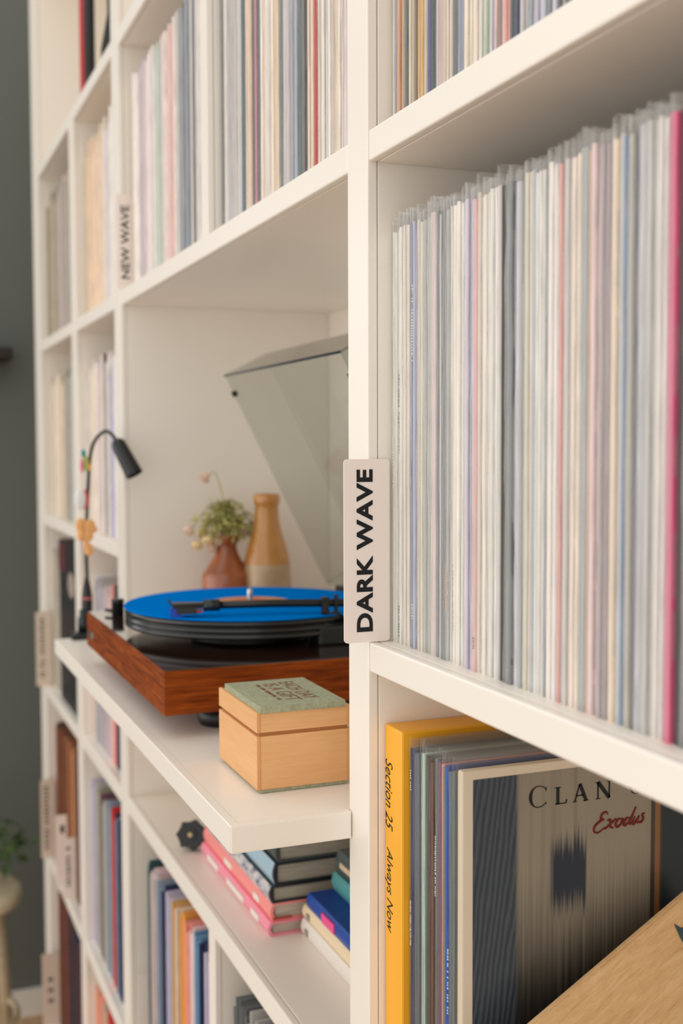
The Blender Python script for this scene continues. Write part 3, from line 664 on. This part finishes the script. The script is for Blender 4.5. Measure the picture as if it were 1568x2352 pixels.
# tonearm
AZ = -.0255
h0, h1, h2 = onz(492, 1390, AZ), onz(620, 1386, AZ), onz(800, 1384, AZ-.001)
dirn = (h2-h0).normalized(); piv = h2+dirn*.045
arm = empty('arm_tmp', (0, 0, 0)); bpy.data.objects.remove(arm)
ta = ob('tonearm', tube(bmesh.new(), [h0, h1, h2, piv], [.0043, .0045, .0047, .0050], 12), 'black', tt, True)
ob('arm_collar', tube(bmesh.new(), [h0-dirn*.012, h0+dirn*.006], .0064, 14), 'gun', ta, True)
ob('locking_stud', tube(bmesh.new(), [h0-dirn*.0125, h0-dirn*.0135], .0030, 10), 'metal', ta)
hs0 = h0-dirn*.012; hs1 = h0-dirn*.046
side = Vector((-dirn.y, dirn.x, 0)).normalized()
def hull(pts, M4=None):
    bm = bmesh.new(); vs = [bm.verts.new(p) for p in pts]; bmesh.ops.convex_hull(bm, input=vs); return bm
def slab(a, b, wa, wb, za0, za1):
    return hull([a+side*wa+Vector((0, 0, za1)), a-side*wa+Vector((0, 0, za1)), b+side*wb+Vector((0, 0, za1)), b-side*wb+Vector((0, 0, za1)),
                 a+side*wa+Vector((0, 0, za0)), a-side*wa+Vector((0, 0, za0)), b+side*wb+Vector((0, 0, za0)), b-side*wb+Vector((0, 0, za0))])
ob('headshell', slab(hs0, hs1, .0062, .0105, -.0015, .0032), 'black', ta)
ob('finger_lift', tube(bmesh.new(), spline([hs1+side*.008, hs1+side*.016-dirn*.002, hs1+side*.020-dirn*.004+Vector((0, 0, .005))], 4), .0012, 6), 'black', ta)
ob('cartridge', slab(hs1+dirn*.026, hs1+dirn*.004, .0072, .0072, -.0085, -.0012), 'black', ta)
ob('stylus_guard', hull([hs1+dirn*.006+side*.006+Vector((0, 0, -.002)), hs1+dirn*.006-side*.006+Vector((0, 0, -.002)), hs1-dirn*.003+side*.006+Vector((0, 0, -.002)), hs1-dirn*.003-side*.006+Vector((0, 0, -.002)),
    hs1+dirn*.012+side*.005+Vector((0, 0, -.0125)), hs1+dirn*.012-side*.005+Vector((0, 0, -.0125)), hs1-dirn*.003+side*.005+Vector((0, 0, -.0118)), hs1-dirn*.003-side*.005+Vector((0, 0, -.0118))]), 'bluebright', ta)
for mname, s_, z_ in (('white', .0028, -.0050), ('red', -.0028, -.0065), ('green', .003, -.0022), ('bluebright', -.001, -.0020)):
    a_ = hs1+dirn*.026+side*s_+Vector((0, 0, z_)); ob('cartridge_pin', tube(bmesh.new(), [a_, a_+dirn*.007], .0013, 8), mname, ta)
# arm base, rest and counterweight
ab = onz(762, 1480, TZ1); ab = Vector((ab.x, ab.y, TZ1)); bpos = Vector((-.352, .178, TZ1))
base = onz(727, 1483, TZ1)
bm = bmesh.new(); bx(bm, base.x-.032, base.x+.004, base.y+.002, base.y+.085, TZ1, TZ1+.0215, bev=.0025); tb = ob('arm_base', bm, 'gun', tt)
rp = onz(745, 1427, TZ1+.026)
ob('arm_rest_post', tube(bmesh.new(), [(rp.x, rp.y, TZ1+.020), (rp.x, rp.y, TZ1+.030)], .0042, 12), 'metal', tb, True)
bm = bmesh.new(); bx(bm, rp.x-.004, rp.x+.003, rp.y-.003, rp.y+.005, TZ1+.028, TZ1+.0535, bev=.001); bx(bm, rp.x-.004, rp.x+.003, rp.y-.003, rp.y+.018, TZ1+.028, TZ1+.036, bev=.001)
bx(bm, rp.x-.003, rp.x+.002, rp.y+.012, rp.y+.016, TZ1+.03, TZ1+.056, bev=.001); ob('arm_rest', bm, 'black', tb)
ob('lift_lever', tube(bmesh.new(), [(rp.x+.004, rp.y+.030, TZ1+.021), (rp.x+.008, rp.y+.022, TZ1+.035)], .003, 10), 'metal', tb, True)
ob('arm_pivot', lathe([(0, 0), (.016, 0), (.016, .03), (.012, .046), (.012, .052), (0, .052)], 24, (piv.x, piv.y, TZ1)), 'black', tt, True)
ob('counterweight', tube(bmesh.new(), [piv+dirn*.020, piv+dirn*.046], .014, 24), 'black', ta, True)
# dust cover, hinged open at the back
HY, HZ, CH, CL = .2560, -.0480, .070, .335
ang = math.atan2(.2985, .1510)
dv = Vector((0, -math.cos(ang), math.sin(ang))); nv = Vector((0, math.sin(ang), math.cos(ang)))
def cov(x, l, h): return Vector((x, HY, HZ))+dv*l+nv*h
dc = None
X0, X1, TH = -.7190, -.2800, .003
def cslab(x0, x1, l0, l1, h0_, h1_):
    return hull([cov(x, l, h) for x in (x0, x1) for l in (l0, l1) for h in (h0_, h1_)])
dc = ob('dust_cover', cslab(X0, X1, 0, CL, CH-TH, CH), 'acrylic', tt)
ob('cover_side', cslab(X0, X0+TH, 0, CL, 0, CH-TH-.0002), 'acrylic', dc); ob('cover_side', cslab(X1-TH, X1, 0, CL, 0, CH-TH-.0002), 'acrylic', dc)
ob('cover_front', cslab(X0+TH+.0002, X1-TH-.0002, CL-TH, CL, 0, CH-TH-.0002), 'acrylic', dc); ob('cover_rear', cslab(X0+TH+.0002, X1-TH-.0002, 0, TH, 0, CH-TH-.0002), 'acrylic', dc)
ob('polished_edge', cslab(X0, X1, CL-TH, CL, -.0012, -.0002), 'acrylic_edge', dc)
for x in (X0+.001, X1-.005): ob('bumper', cslab(x, x+.005, CL-.034, CL-.026, -.003, .004), 'black', dc)
for x in (X0+.06, X1-.09):
    bm = bmesh.new(); bx(bm, x, x+.03, TY1+.0005, TY1+.016, -.100, HZ+.004, bev=.002); ob('hinge', bm, 'black', tt)
# the record being played
vr = empty('vinyl_disc', (CX, CY, RZ)); tag(vr, 'blue vinyl record playing on the turntable platter', 'record')
vb = mat('blue_grooves', (0, 120, 212), .6, .0)
n_ = vb.node_tree; tc_ = n_.nodes.new('ShaderNodeTexCoord'); wv = n_.nodes.new('ShaderNodeTexWave'); wv.wave_type = 'RINGS'; wv.rings_direction = 'Z'; wv.inputs['Scale'].default_value = 60; wv.inputs['Distortion'].default_value = 1.5
bp_ = n_.nodes.new('ShaderNodeBump'); bp_.inputs['Strength'].default_value = .15; bp_.inputs['Distance'].default_value = .0005
n_.links.new(tc_.outputs['Object'], wv.inputs['Vector']); n_.links.new(wv.outputs[1], bp_.inputs['Height']); n_.links.new(bp_.outputs[0], n_.nodes['Principled BSDF'].inputs['Normal'])
ob('disc', lathe([(.0038, -.0018), (.1500, -.0018), (.1507, -.0009), (.1500, 0), (.0038, 0)], 128), vb, vr, False, loc=(0, 0, 0))
ob('centre_label', lathe([(.0038, .0001), (.0495, .0001), (.0495, .0004), (.0038, .0004)], 64), mat('orange_label', (206, 142, 92), .5), vr, False, loc=(0, 0, 0))
ob('label_print', lathe([(.012, .0005), (.026, .0005), (.026, .0006), (.012, .0006)], 48), mat('red_label_print', (206, 90, 60), .5), vr, False, loc=(0, 0, 0))

# ------------------------------------------------------------------ wooden keepsake box
BX0, BX1, BY0, BY1 = -.1815, -.0655, -.0572, .0285
kb = empty('keepsake_box', ((BX0+BX1)/2, (BY0+BY1)/2, ET)); tag(kb, 'small pale wooden box with green lid engraved EACH DAY IS A GIFT', 'box')
def woodbox(name, z0, z1):
    p = box(name, 'beech', kb, BX0+.0035, BX1-.0001, BY0+.0035, BY1-.0035, z0, z1, bev=.0003, seg=1)
    for y0, y1 in ((BY0, BY0+.0034), (BY1-.0034, BY1)):
        bm = bmesh.new(); bx(bm, BX0, BX1, y0, y1, z0, z1, bev=.0005); ob('side_panel', bm, 'beech', p)
        box('end_grain', 'beech_end', p, BX1-.0004, BX1+.00015, y0+.0004, y1-.0002, z0+.0004, z1-.0004)
    return p
woodbox('box_body', -.1388, -.0933); woodbox('lid_frame', -.0900, -.0732)
box('lid_gap', 'beech_dark', kb, BX0+.003, BX1-.002, BY0+.003, BY1-.003, -.0934, -.0899)
box('base_board', 'stone', kb, BX0+.003, BX1-.0012, BY0+.0032, BY1-.0035, ET+.0003, -.1387, bev=.0004)
lidb = box('lid_board', 'stone', kb, -.1712, -.0615-.0015, -.0545, .0225, -.0733, -.0676, bev=.0006)
zt_ = -.06755
for s_, x0, x1, y0, y1 in (('EACH DAY', -.1560, -.0815, -.0080, .0055), ('IS A GIFT', -.1530, -.0800, -.0245, -.0105)):
    ob('lettering', text_bm(s_, x1-x0, y1-y0, (x0, y0, zt_), (1, 0, 0), (0, 1, 0), bold=.0, spacing=1.05), 'engrave', lidb)
bm = bmesh.new(); rnd = random.Random(5); x = -.1520
while x < -.0840:
    l_ = rnd.uniform(.0012, .0028)
    if rnd.random() > .13: bx(bm, x, x+l_*.7, -.0310, -.0280, zt_-.0002, zt_+.0001)
    x += l_
ob('lettering', bm, 'engrave', lidb)

# ------------------------------------------------------------------ vases and dried flowers
VX = -.845; v0 = onx(520, 1300, VX); VC = Vector((VX, v0.y, ET))
va = ob('vase', lathe([(0, .0003), (.028, .0003), (.033, .004), (.0365, .020), (.0372, .050), (.0372, .0985), (.0368, .1000), (.0352, .1035), (.0340, .1045), (.0330, .1055), (.0230, .121), (.0178, .131), (.0160, .138), (.0158, .146), (.0180, .152), (.0190, .158), (.0175, .160), (.0158, .1585), (.0138, .150), (.0138, .140), (0, .12)], 40, VC), 'terracotta', None, True)
tag(va, 'small rust-brown glazed vase holding dried flowers behind the turntable', 'vase')
BV = -.825; b0 = onx(613, 1300, BV); BC = Vector((BV, b0.y, ET)); topz = onx(612, 1134, BV).z-ET
bo = empty('stoneware_bottle', BC); tag(bo, 'two-tone amber and cream stoneware bottle beside the small vase', 'bottle')
k = topz/.222
prof_low = [(0, .0003), (.032, .0003), (.0355, .006), (.0372, .030), (.0370, .090), (.0352, .1160)]
prof_up = [(.0352, .1160), (.0352, .1161), (.0330, .128), (.0285, .146), (.0225, .166), (.0192, .182), (.0180, .200), (.0180, .2040), (.0195, .2065), (.0205, .213), (.0200, .220), (.0175, .222), (.0150, .220), (.0140, .20), (0, .19)]
ob('lower_body', lathe([(r_, z_*k if z_ > .001 else z_) for r_, z_ in prof_low], 40, BC), 'stonew', bo, True)
ob('upper_body', lathe([(r_, z_*k) for r_, z_ in prof_up], 40, BC), 'amber', bo, True)
# bouquet
bq = empty('dried_flowers', VC+Vector((0, 0, .15))); tag(bq, 'drooping bunch of dried straw flowers with olive leaves in the rust vase', 'flowers')
rnd = random.Random(11); mouth = VC+Vector((0, 0, .150))
stem = bmesh.new(); lf = bmesh.new()
heads = [((478, 1092), 'petal', None), ((440, 1212), 'petal', None), ((456, 1243), 'petal2', None), ((488, 1250), 'petal', None), ((505, 1222), 'petal3', None), ((512, 1205), 'petal', None),
         ((528, 1232), 'petal2', None), ((560, 1215), 'petal3', None), ((576, 1200), 'petal3', None), ((546, 1200), 'petal3', None), ((470, 1215), 'petal2', None), ((500, 1236), 'petal', None), ((519, 1243), 'petal', None), ((541, 1226), 'petal', None), ((480, 1232), 'petal2', None), ((515, 1182), 'sepal', None), ((535, 1190), 'sepal', None), ((497, 1190), 'sepal', None)]
def leaf(bm, p, dd, L, W):
    dd = dd.normalized(); s = dd.cross(Vector((rnd.uniform(-1, 1), rnd.uniform(-1, 1), rnd.uniform(-.2, 1)))).normalized()
    q = [p, p+dd*L*.4+s*W, p+dd*L, p+dd*L*.4-s*W]; up_ = s.cross(dd)*L*.08
    vs = [bm.verts.new(v) for v in (q[0], q[1]+up_, q[2], q[3]+up_)]; bm.faces.new(vs)
for (hx, hy), mt_, _ in heads:
    hp = onx(hx, hy, VX+rnd.uniform(-.018, .022))
    apex = Vector((mouth.x*.5+hp.x*.5, mouth.y*.55+hp.y*.45, max(hp.z+.012, mouth.z+rnd.uniform(.045, .062)))) if hy > 1150 else Vector((mouth.x, hp.y+.012, hp.z+.002))
    pts = spline([mouth+Vector((rnd.uniform(-.006, .006), rnd.uniform(-.006, .006), -.02)), mouth*.6+apex*.4+Vector((0, .004, .01)), apex, hp], 6)
    tube(stem, pts, .0009, 5)
    for j in range(10 if hy > 1150 else 0):
        i_ = rnd.randrange(6, len(pts)-1); leaf(lf, pts[i_], Vector((rnd.uniform(-1, 1), rnd.uniform(-1, 1), rnd.uniform(-.8, .9))), rnd.uniform(.008, .016), rnd.uniform(.0012, .0024))
    f = bmesh.new(); dn = (pts[-1]-pts[-3]).normalized()
    sd = dn.orthogonal().normalized(); td = dn.cross(sd)
    for ring, (rr_, ln_) in enumerate(((.0060, .014), (.0085, .012))):
        for kk in range(8):
            a_ = 2*math.pi*(kk+.5*ring)/8; o_ = sd*math.cos(a_)+td*math.sin(a_); t_ = -sd*math.sin(a_)+td*math.cos(a_)
            vs = [f.verts.new(v) for v in (hp-dn*.002+o_*.001, hp+o_*rr_+dn*ln_*.4+t_*.0036, hp+o_*rr_*.9+dn*ln_, hp+o_*rr_+dn*ln_*.4-t_*.0036)]; f.faces.new(vs)
    ob('flower', f, mt_, bq)
for j in range(420):
    a_ = rnd.uniform(0, 6.28); rr_ = rnd.random()**.6*.044; z_ = rnd.uniform(.008, .060)
    p_ = mouth+Vector((rr_*.8*math.cos(a_), rr_*math.sin(a_), z_*(1-.45*(rr_/.044)**2)))
    leaf(lf, p_, Vector((rnd.uniform(-1, 1), rnd.uniform(-1, 1), rnd.uniform(-1, .5))), rnd.uniform(.007, .015), rnd.uniform(.001, .0022))
ob('stems', stem, 'leaf', bq); fo = ob('foliage', lf, 'leaf', bq); fo['kind'] = 'stuff'

# ------------------------------------------------------------------ clamp lamp with charms
LX = -.943
def lp(px, py, X=None): return onx(px, py, LX if X is None else X)
lb = onz(183, 1463, ET)
lamp = empty('clamp_lamp', (LX, lb.y, ET)); tag(lamp, 'black gooseneck clamp lamp at the far end of the turntable shelf', 'lamp')
bm = bmesh.new(); bx(bm, LX-.004, LX+.022, lb.y-.016, lb.y+.024, ET+.0003, ET+.010, bev=.002); cl_ = ob('clamp', bm, 'gun', lamp)
ob('clamp_post', lathe([(0, 0), (.009, 0), (.009, .020), (.0065, .026), (.0065, .034), (0, .034)], 16, (LX+.004, lb.y+.004, ET+.010)), 'gun', lamp, True)
ob('clamp_screw', lathe([(0, 0), (.007, 0), (.007, .012), (0, .012)], 16, (LX+.012, lb.y+.018, ET+.010)), 'metal', lamp, True)
s0 = Vector((LX+.004, lb.y+.004, ET+.04)); sb = lp(200, 1348)
neck = spline([s0, lp(199, 1395), lp(200, 1335), lp(198, 1250), lp(201, 1140), lp(207, 1050, LX+.006), lp(218, 1012, LX+.016), lp(240, 991, LX+.036), lp(257, 998, LX+.050), lp(268, 1015, LX+.058)], 8)
ob('gooseneck', tube(bmesh.new(), neck, .0028, 10), 'black', lamp, True)
gz = lp(199, 1395)
ob('grip', lathe([(0, -.052), (.0082, -.052), (.0085, -.006), (.0085, .012), (.0060, .030), (.0030, .042), (0, .042)], 20, lp(200, 1390)), 'black', lamp, True)
ob('grip_band', lathe([(.0087, -.002), (.0090, -.002), (.0090, .0025), (.0087, .0025)], 20, lp(200, 1374)), mat('dull_pink_band', (170, 96, 96), .5), lamp, True)
hA, hB = lp(268, 1013, LX+.058), lp(309, 1090, LX+.078); hd = (hB-hA).normalized(); hl = (hB-hA).length
shade = tube(bmesh.new(), [hA-hd*.003, hA, hA+hd*.006, hA+hd*hl*.97, hA+hd*hl], [.004, .0085, .0112, .0132, .0130], 24, cap=False)
ob('lamp_head', shade, 'black', lamp, True)
ob('lens', tube(bmesh.new(), [hA+hd*hl*.9, hA+hd*hl*.92], .0124, 24), mat('lamp_lens', (110, 102, 92), .2), lamp)
def charm(name, label, parts, cat='pin'):
    c = None
    for i, (nm, bmx, mt_) in enumerate(parts):
        if i == 0: c = empty(name, bmx[1]); tag(c, label, cat, 'charms on the lamp neck')
        ob(nm, bmx[0], mt_, c, True)
def ell(px, py, rx, ry, rz, dx=0.): 
    p = lp(px, py)+Vector((dx, 0, 0)); bm = bmesh.new(); bmesh.ops.create_uvsphere(bm, u_segments=16, v_segments=10, radius=1)
    for v in bm.verts: v.co = Vector((v.co.x*rx, v.co.y*ry, v.co.z*rz))+p
    return bm, p
charm('bird_charm', 'small multicoloured charm clipped high on the lamp neck', [('wing', ell(187, 1069, .003, .0028, .012, .003), 'pinkpl'), ('body', ell(195, 1064, .003, .0028, .014, .004), 'green'), ('breast', ell(203, 1066, .003, .0040, .012, .004), 'ochre'), ('head', ell(190, 1041, .003, .0035, .006, .004), 'teal')])
charm('round_badge', 'white round badge with red rim on the lamp neck', [('face', ell(184, 1147, .004, .0095, .0160, .004), 'white'), ('rim', ell(195, 1147, .0038, .0055, .0150, .0025), 'red')], 'badge')
charm('flower_charm', 'tan flower-shaped wooden charm on the lamp neck', [('petal', ell(184, 1206, .004, .0085, .011, .005), 'peanut'), ('petal', ell(204, 1208, .004, .0090, .011, .005), 'peanut'), ('petal', ell(186, 1228, .004, .0075, .010, .006), 'peanut'), ('petal', ell(201, 1230, .004, .0080, .009, .006), 'peanut'), ('petal', ell(214, 1215, .004, .006, .006, .005), 'peanut')], 'charm')
charm('peanut_charm', 'small tan oval wooden charm low on the lamp neck', [('bead', ell(203, 1262, .004, .0068, .010, .005), 'peanut'), ('bead', ell(197, 1252, .004, .005, .007, .005), 'peanut')], 'charm')

# ------------------------------------------------------------------ books under the turntable
BZ = LEV[3][1]
def book(name, label, x0, x1, y0, y1, z0, z1, cover, page, group, jacket=None, extra=None):
    """flat-lying book: spine towards -y, page block visible at the +x end"""
    e = empty(name, ((x0+x1)/2, (y0+y1)/2, z0)); tag(e, label, 'book', group)
    bm = bmesh.new(); t = .0022; n = 6
    prof = [(y1, z0), (y0+.004, z0)]
    for k_ in range(n+1):
        a_ = math.pi*k_/n; prof.append((y0+.003-.003*math.sin(a_), z0+(z1-z0)*k_/n))
    prof += [(y0+.004, z1), (y1, z1), (y1, z1-t), (y0+.0055, z1-t), (y0+.0035, (z0+z1)/2), (y0+.0055, z0+t), (y1, z0+t)]
    prism(bm, prof, frame(((x0+x1)/2, 0, 0), (0, 1, 0), (0, 0, 1)), x1-x0)
    bmesh.ops.remove_doubles(bm, verts=bm.verts[:], dist=1e-5)
    ob('cover', bm, cover, e)
    ob('page_block', (lambda b_: (bx(b_, x0+.003, x1-.003, y0+.0062, y1-.004, z0+t+.0001, z1-t-.0001), b_)[1])(bmesh.new()), page, e)
    return e
G1, G2 = 'left book stack', 'right book stack'
sx0, sx1 = -.6250, -.3385
b1 = book('book', 'pink hardback at the bottom of the left book stack', sx0, sx1, .0400, .230, BZ+.0004, -.3735, 'bk_pink', 'page', G1)
b2 = book('book', 'coral hardback second from the bottom of the left stack', sx0+.002, sx1-.001, .0432, .232, -.3731, -.3530, 'bk_coral', 'page', G1)
b3 = book('book', 'thick hardback in patterned grey jacket above the coral book', -.60, sx1-.001, .0425, .236, -.3526, -.3335, 'bk_navyc', 'page_grey', G1)
b4 = book('book', 'thick hardback in pale blue jacket near the top of the left stack', -.60, sx1-.001, .0470, .238, -.3331, -.3085, 'bk_navyc', 'page_grey', G1)
b5 = book('book', 'dark-paged book topmost in the left stack under the shelf', -.59, sx1-.002, .0500, .24, -.3081, -.2840, 'bk_slate', 'page_grey', G1)
for b_, m_, z0, z1 in ((b3, 'lavgrey', -.3526, -.3335), (b4, 'bk_paleblue', -.3331, -.3085)):
    if m_ == 'lavgrey': mm = noise_ramp(mat('patterned_jacket', (170, 170, 176), .4), [(.35, (92, 98, 110)), (.5, (196, 196, 204)), (.65, (224, 214, 200))], (14, 1, 26), 5, 4)
    else: mm = M[m_]
    bm = bmesh.new(); y0 = (.0425 if b_ is b3 else .0470)-.0005; prism(bm, [(y0+.0030-.0034*math.sin(math.pi*k_/6), z0+(z1-z0)*k_/6) for k_ in range(7)]+[(y0+.0032, z1), (y0+.0032, z0)][:0]+[(y0+.0034-.0030*math.sin(math.pi*k_/6), z0+(z1-z0)*k_/6) for k_ in range(6, -1, -1)][1:-1], frame((-.47, 0, 0), (0, 1, 0), (0, 0, 1)), .255); ob('dust_jacket', bm, mm, b_)
for b_, z_, m_, segs in ((b1, -.3812, 'bk_white', ((-.40, -.372), (-.50, -.43), (-.59, -.54))), (b2, -.3630, 'bk_white', ((-.40, -.38), (-.52, -.49)))):
    for xa, xb in segs: box('spine_print', m_, b_, xa, xb, (.0394 if b_ is b1 else .0426)-.0004, (.0394 if b_ is b1 else .0426)+.0012, z_-.0035, z_+.0035)
box('red_tab', 'bk_red', b2, sx1-.0013, sx1-.0003, .046, .068, -.3715, -.3690)
tx0 = -.3320; ty = .0770
b6 = book('book', 'white paperback at the bottom of the right book stack', tx0, -.02, ty-.001, .25, BZ+.0004, -.3702, 'bk_white', 'page', G2)
b7 = book('book', 'cream book second from the bottom of the right stack', tx0+.002, -.02, ty, .25, -.3698, -.3542, 'bk_cream', 'page', G2)
b8 = book('book', 'bright blue book with hot pink label in the right stack', tx0+.016, -.02, ty, .25, -.3538, -.3365, 'bk_blue', 'page', G2)
b9 = book('book', 'teal book set back on top of the blue book', tx0+.020, -.02, ty+.028, .25, -.3361, -.3150, 'bk_teal', 'page', G2)
b10 = book('book', 'slate grey book topmost in the right stack', tx0+.028, -.02, ty+.030, .25, -.3146, -.2885, 'bk_slate', 'page', G2)
for b_, m_, xa, xb, yy, za, zb in ((b6, 'disc', -.317, -.309, ty-.001, -.3830, -.3765), (b7, 'disc', -.315, -.306, ty, -.3650, -.3590), (b8, 'bk_hotpink', -.267, -.232, ty, -.3500, -.3400), (b10, 'bk_beige', -.290, -.250, ty+.03, -.3040, -.2980)):
    box('spine_label', m_, b_, xa, xb, yy-.0012, yy+.0010, za, zb)
# star knob
kp = onz(441, 1951, BZ); kr = .0205; ka = Vector((.80, -.45, .30)).normalized()
kc = Vector((kp.x, kp.y, BZ+kr*.97))
kb2 = empty('star_knob', (kp.x, kp.y, BZ)); tag(kb2, 'black star-shaped knob lying beside the pink books', 'knob')
xx = ka.cross(Vector((0, 0, 1))).normalized(); yy_ = xx.cross(ka)*-1
poly = []
for k_ in range(56):
    a_ = 2*math.pi*k_/56; rr_ = kr*(.86+.14*math.cos(7*a_)); poly.append((rr_*math.cos(a_), rr_*math.sin(a_)))
bm = bmesh.new(); prism(bm, poly, frame(kc, xx, ka.cross(xx)), .016); bmesh.ops.bevel(bm, geom=[e_ for e_ in bm.edges if abs((e_.verts[0].co-e_.verts[1].co).dot(ka)) < .004], offset=.002, segments=2, affect='EDGES')
ob('grip_ring', bm, 'black', kb2)
ob('hub', tube(bmesh.new(), [kc+ka*.006, kc+ka*.0105], .0085, 16), 'black', kb2); ob('brass_insert', tube(bmesh.new(), [kc+ka*.0095, kc+ka*.0112], .0030, 12), mat('brass', (190, 160, 110), .4, .5, .6), kb2)

# ------------------------------------------------------------------ far end: boxes, stool, plant, wall shelf
db = empty('dark_box_set', (-1.60, .15, LEV[3][1])); tag(db, 'tall black box set with grey disc print in the far compartment', 'box set')
box('slipcase', 'binder', db, -1.690, -1.402, .012, .32, LEV[3][1]+.0004, -.045, bev=.002)
box('red_panel', 'binder_red', db, -1.690, -1.60, .0112, .0124, -.11, -.05)
bm = bmesh.new(); prism(bm, [(.042*math.cos(2*math.pi*k_/24), .026*math.sin(2*math.pi*k_/24)) for k_ in range(24)], frame((-1.52, .0115, -.128), (1, 0, 0), (0, 0, 1)), .0016); ob('disc_print', bm, 'disc', db)
z0 = LEV[0][1]
rb = empty('red_black_book', (-1.40, .06, z0)); tag(rb, 'tall thin book with red and black cover on the top shelf', 'book')
p_ = ony(205, 120, .04)
box('cover', 'redspine', rb, p_.x-.085, p_.x-.025, .036, .046, z0+.0004, 1.10, bev=.001); box('spine', 'binder', rb, p_.x-.0248, p_.x+.028, .034, .046, z0+.0004, 1.12, bev=.001)
p_ = ony(243, 70, .04)
sp = empty('black_bookend', (p_.x, .05, z0)); tag(sp, 'black stepped bookend on the top shelf beside the upright', 'bookend')
bm = bmesh.new(); prism(bm, [(-.05, 0), (.036, 0), (.036, .39), (.014, .39), (.014, .125), (-.05, .085)], frame((p_.x, .05, z0+.0004), (1, 0, 0), (0, 0, 1)), .02); ob('plate', bm, 'black', sp)
SX = -2.12
st = empty('stool', (SX, -.17, FLOOR)); tag(st, 'round cream wooden stool by the dark wall', 'stool')
rim = onx(50, 2030, SX); SZ = rim.z+.004; sc = Vector((SX, rim.y-.155, 0))
ob('seat', lathe([(0, -.036), (.14, -.036), (.154, -.030), (.158, -.018), (.154, -.004), (.140, 0), (0, 0)], 48, (sc.x, sc.y, SZ)), 'stoolw', st, True)
for k_ in range(4):
    a_ = math.radians(32+90*k_); t_ = Vector((sc.x+.115*math.cos(a_), sc.y+.115*math.sin(a_), SZ-.03)); b_ = Vector((sc.x+.150*math.cos(a_), sc.y+.150*math.sin(a_), FLOOR+.0005))
    ob('leg', tube(bmesh.new(), [t_, b_], [.019, .016], 14), 'stoolw', st, True)
zr = FLOOR+.2
bm = bmesh.new(); tube(bm, [Vector((sc.x+.138*math.cos(2*math.pi*k_/32), sc.y+.138*math.sin(2*math.pi*k_/32), zr)) for k_ in range(33)], .008, 8); ob('foot_ring', bm, 'stoolw', st, True)
hp_ = empty('house_plant', (sc.x, sc.y-.02, SZ)); tag(hp_, 'trailing green house plant in a pot on the stool', 'plant')
ob('pot', lathe([(0, .0004), (.045, .0004), (.058, .10), (.060, .105), (.052, .105), (.05, .09), (0, .09)], 32, (sc.x, sc.y-.03, SZ)), 'terracotta', hp_, True)
rnd = random.Random(21)
for k_ in range(14):
    a_ = rnd.uniform(0, 6.28) if k_ > 4 else rnd.uniform(.6, 2.2); L_ = rnd.uniform(.12, .22); b_ = Vector((sc.x, sc.y-.03, SZ+.10)); o_ = Vector((math.cos(a_), math.sin(a_), 0))
    pts = spline([b_, b_+o_*L_*.4+Vector((0, 0, .07)), b_+o_*L_*.85+Vector((0, 0, .05)), b_+o_*L_+Vector((0, 0, -.02))], 5)
    ob('stem', tube(bmesh.new(), pts, .002, 5), 'leafdark', hp_)
    for j in (6, 9, 12, 14):
        bm = bmesh.new(); leaf(bm, pts[j], Vector((rnd.uniform(-1, 1), rnd.uniform(-1, 1), rnd.uniform(-.6, .4))), rnd.uniform(.035, .06), rnd.uniform(.010, .016)); ob('leaf', bm, 'leafdark', hp_)
ws = empty('wall_shelf', (WALLX, -.3, .27)); tag(ws, 'dark wooden wall ledge on the grey-green wall', 'wall shelf')
p_ = onx(24, 815, WALLX+.06)
box('ledge', 'darkwood', ws, WALLX+.0004, WALLX+.12, p_.y-.5, p_.y, p_.z-.016, p_.z+.016, bev=.004)
for y_ in (-.42, -.12): box('bracket', 'darkwood', ws, WALLX+.0004, WALLX+.10, p_.y+y_, p_.y+y_+.02, p_.z-.06, p_.z-.0165, bev=.003)
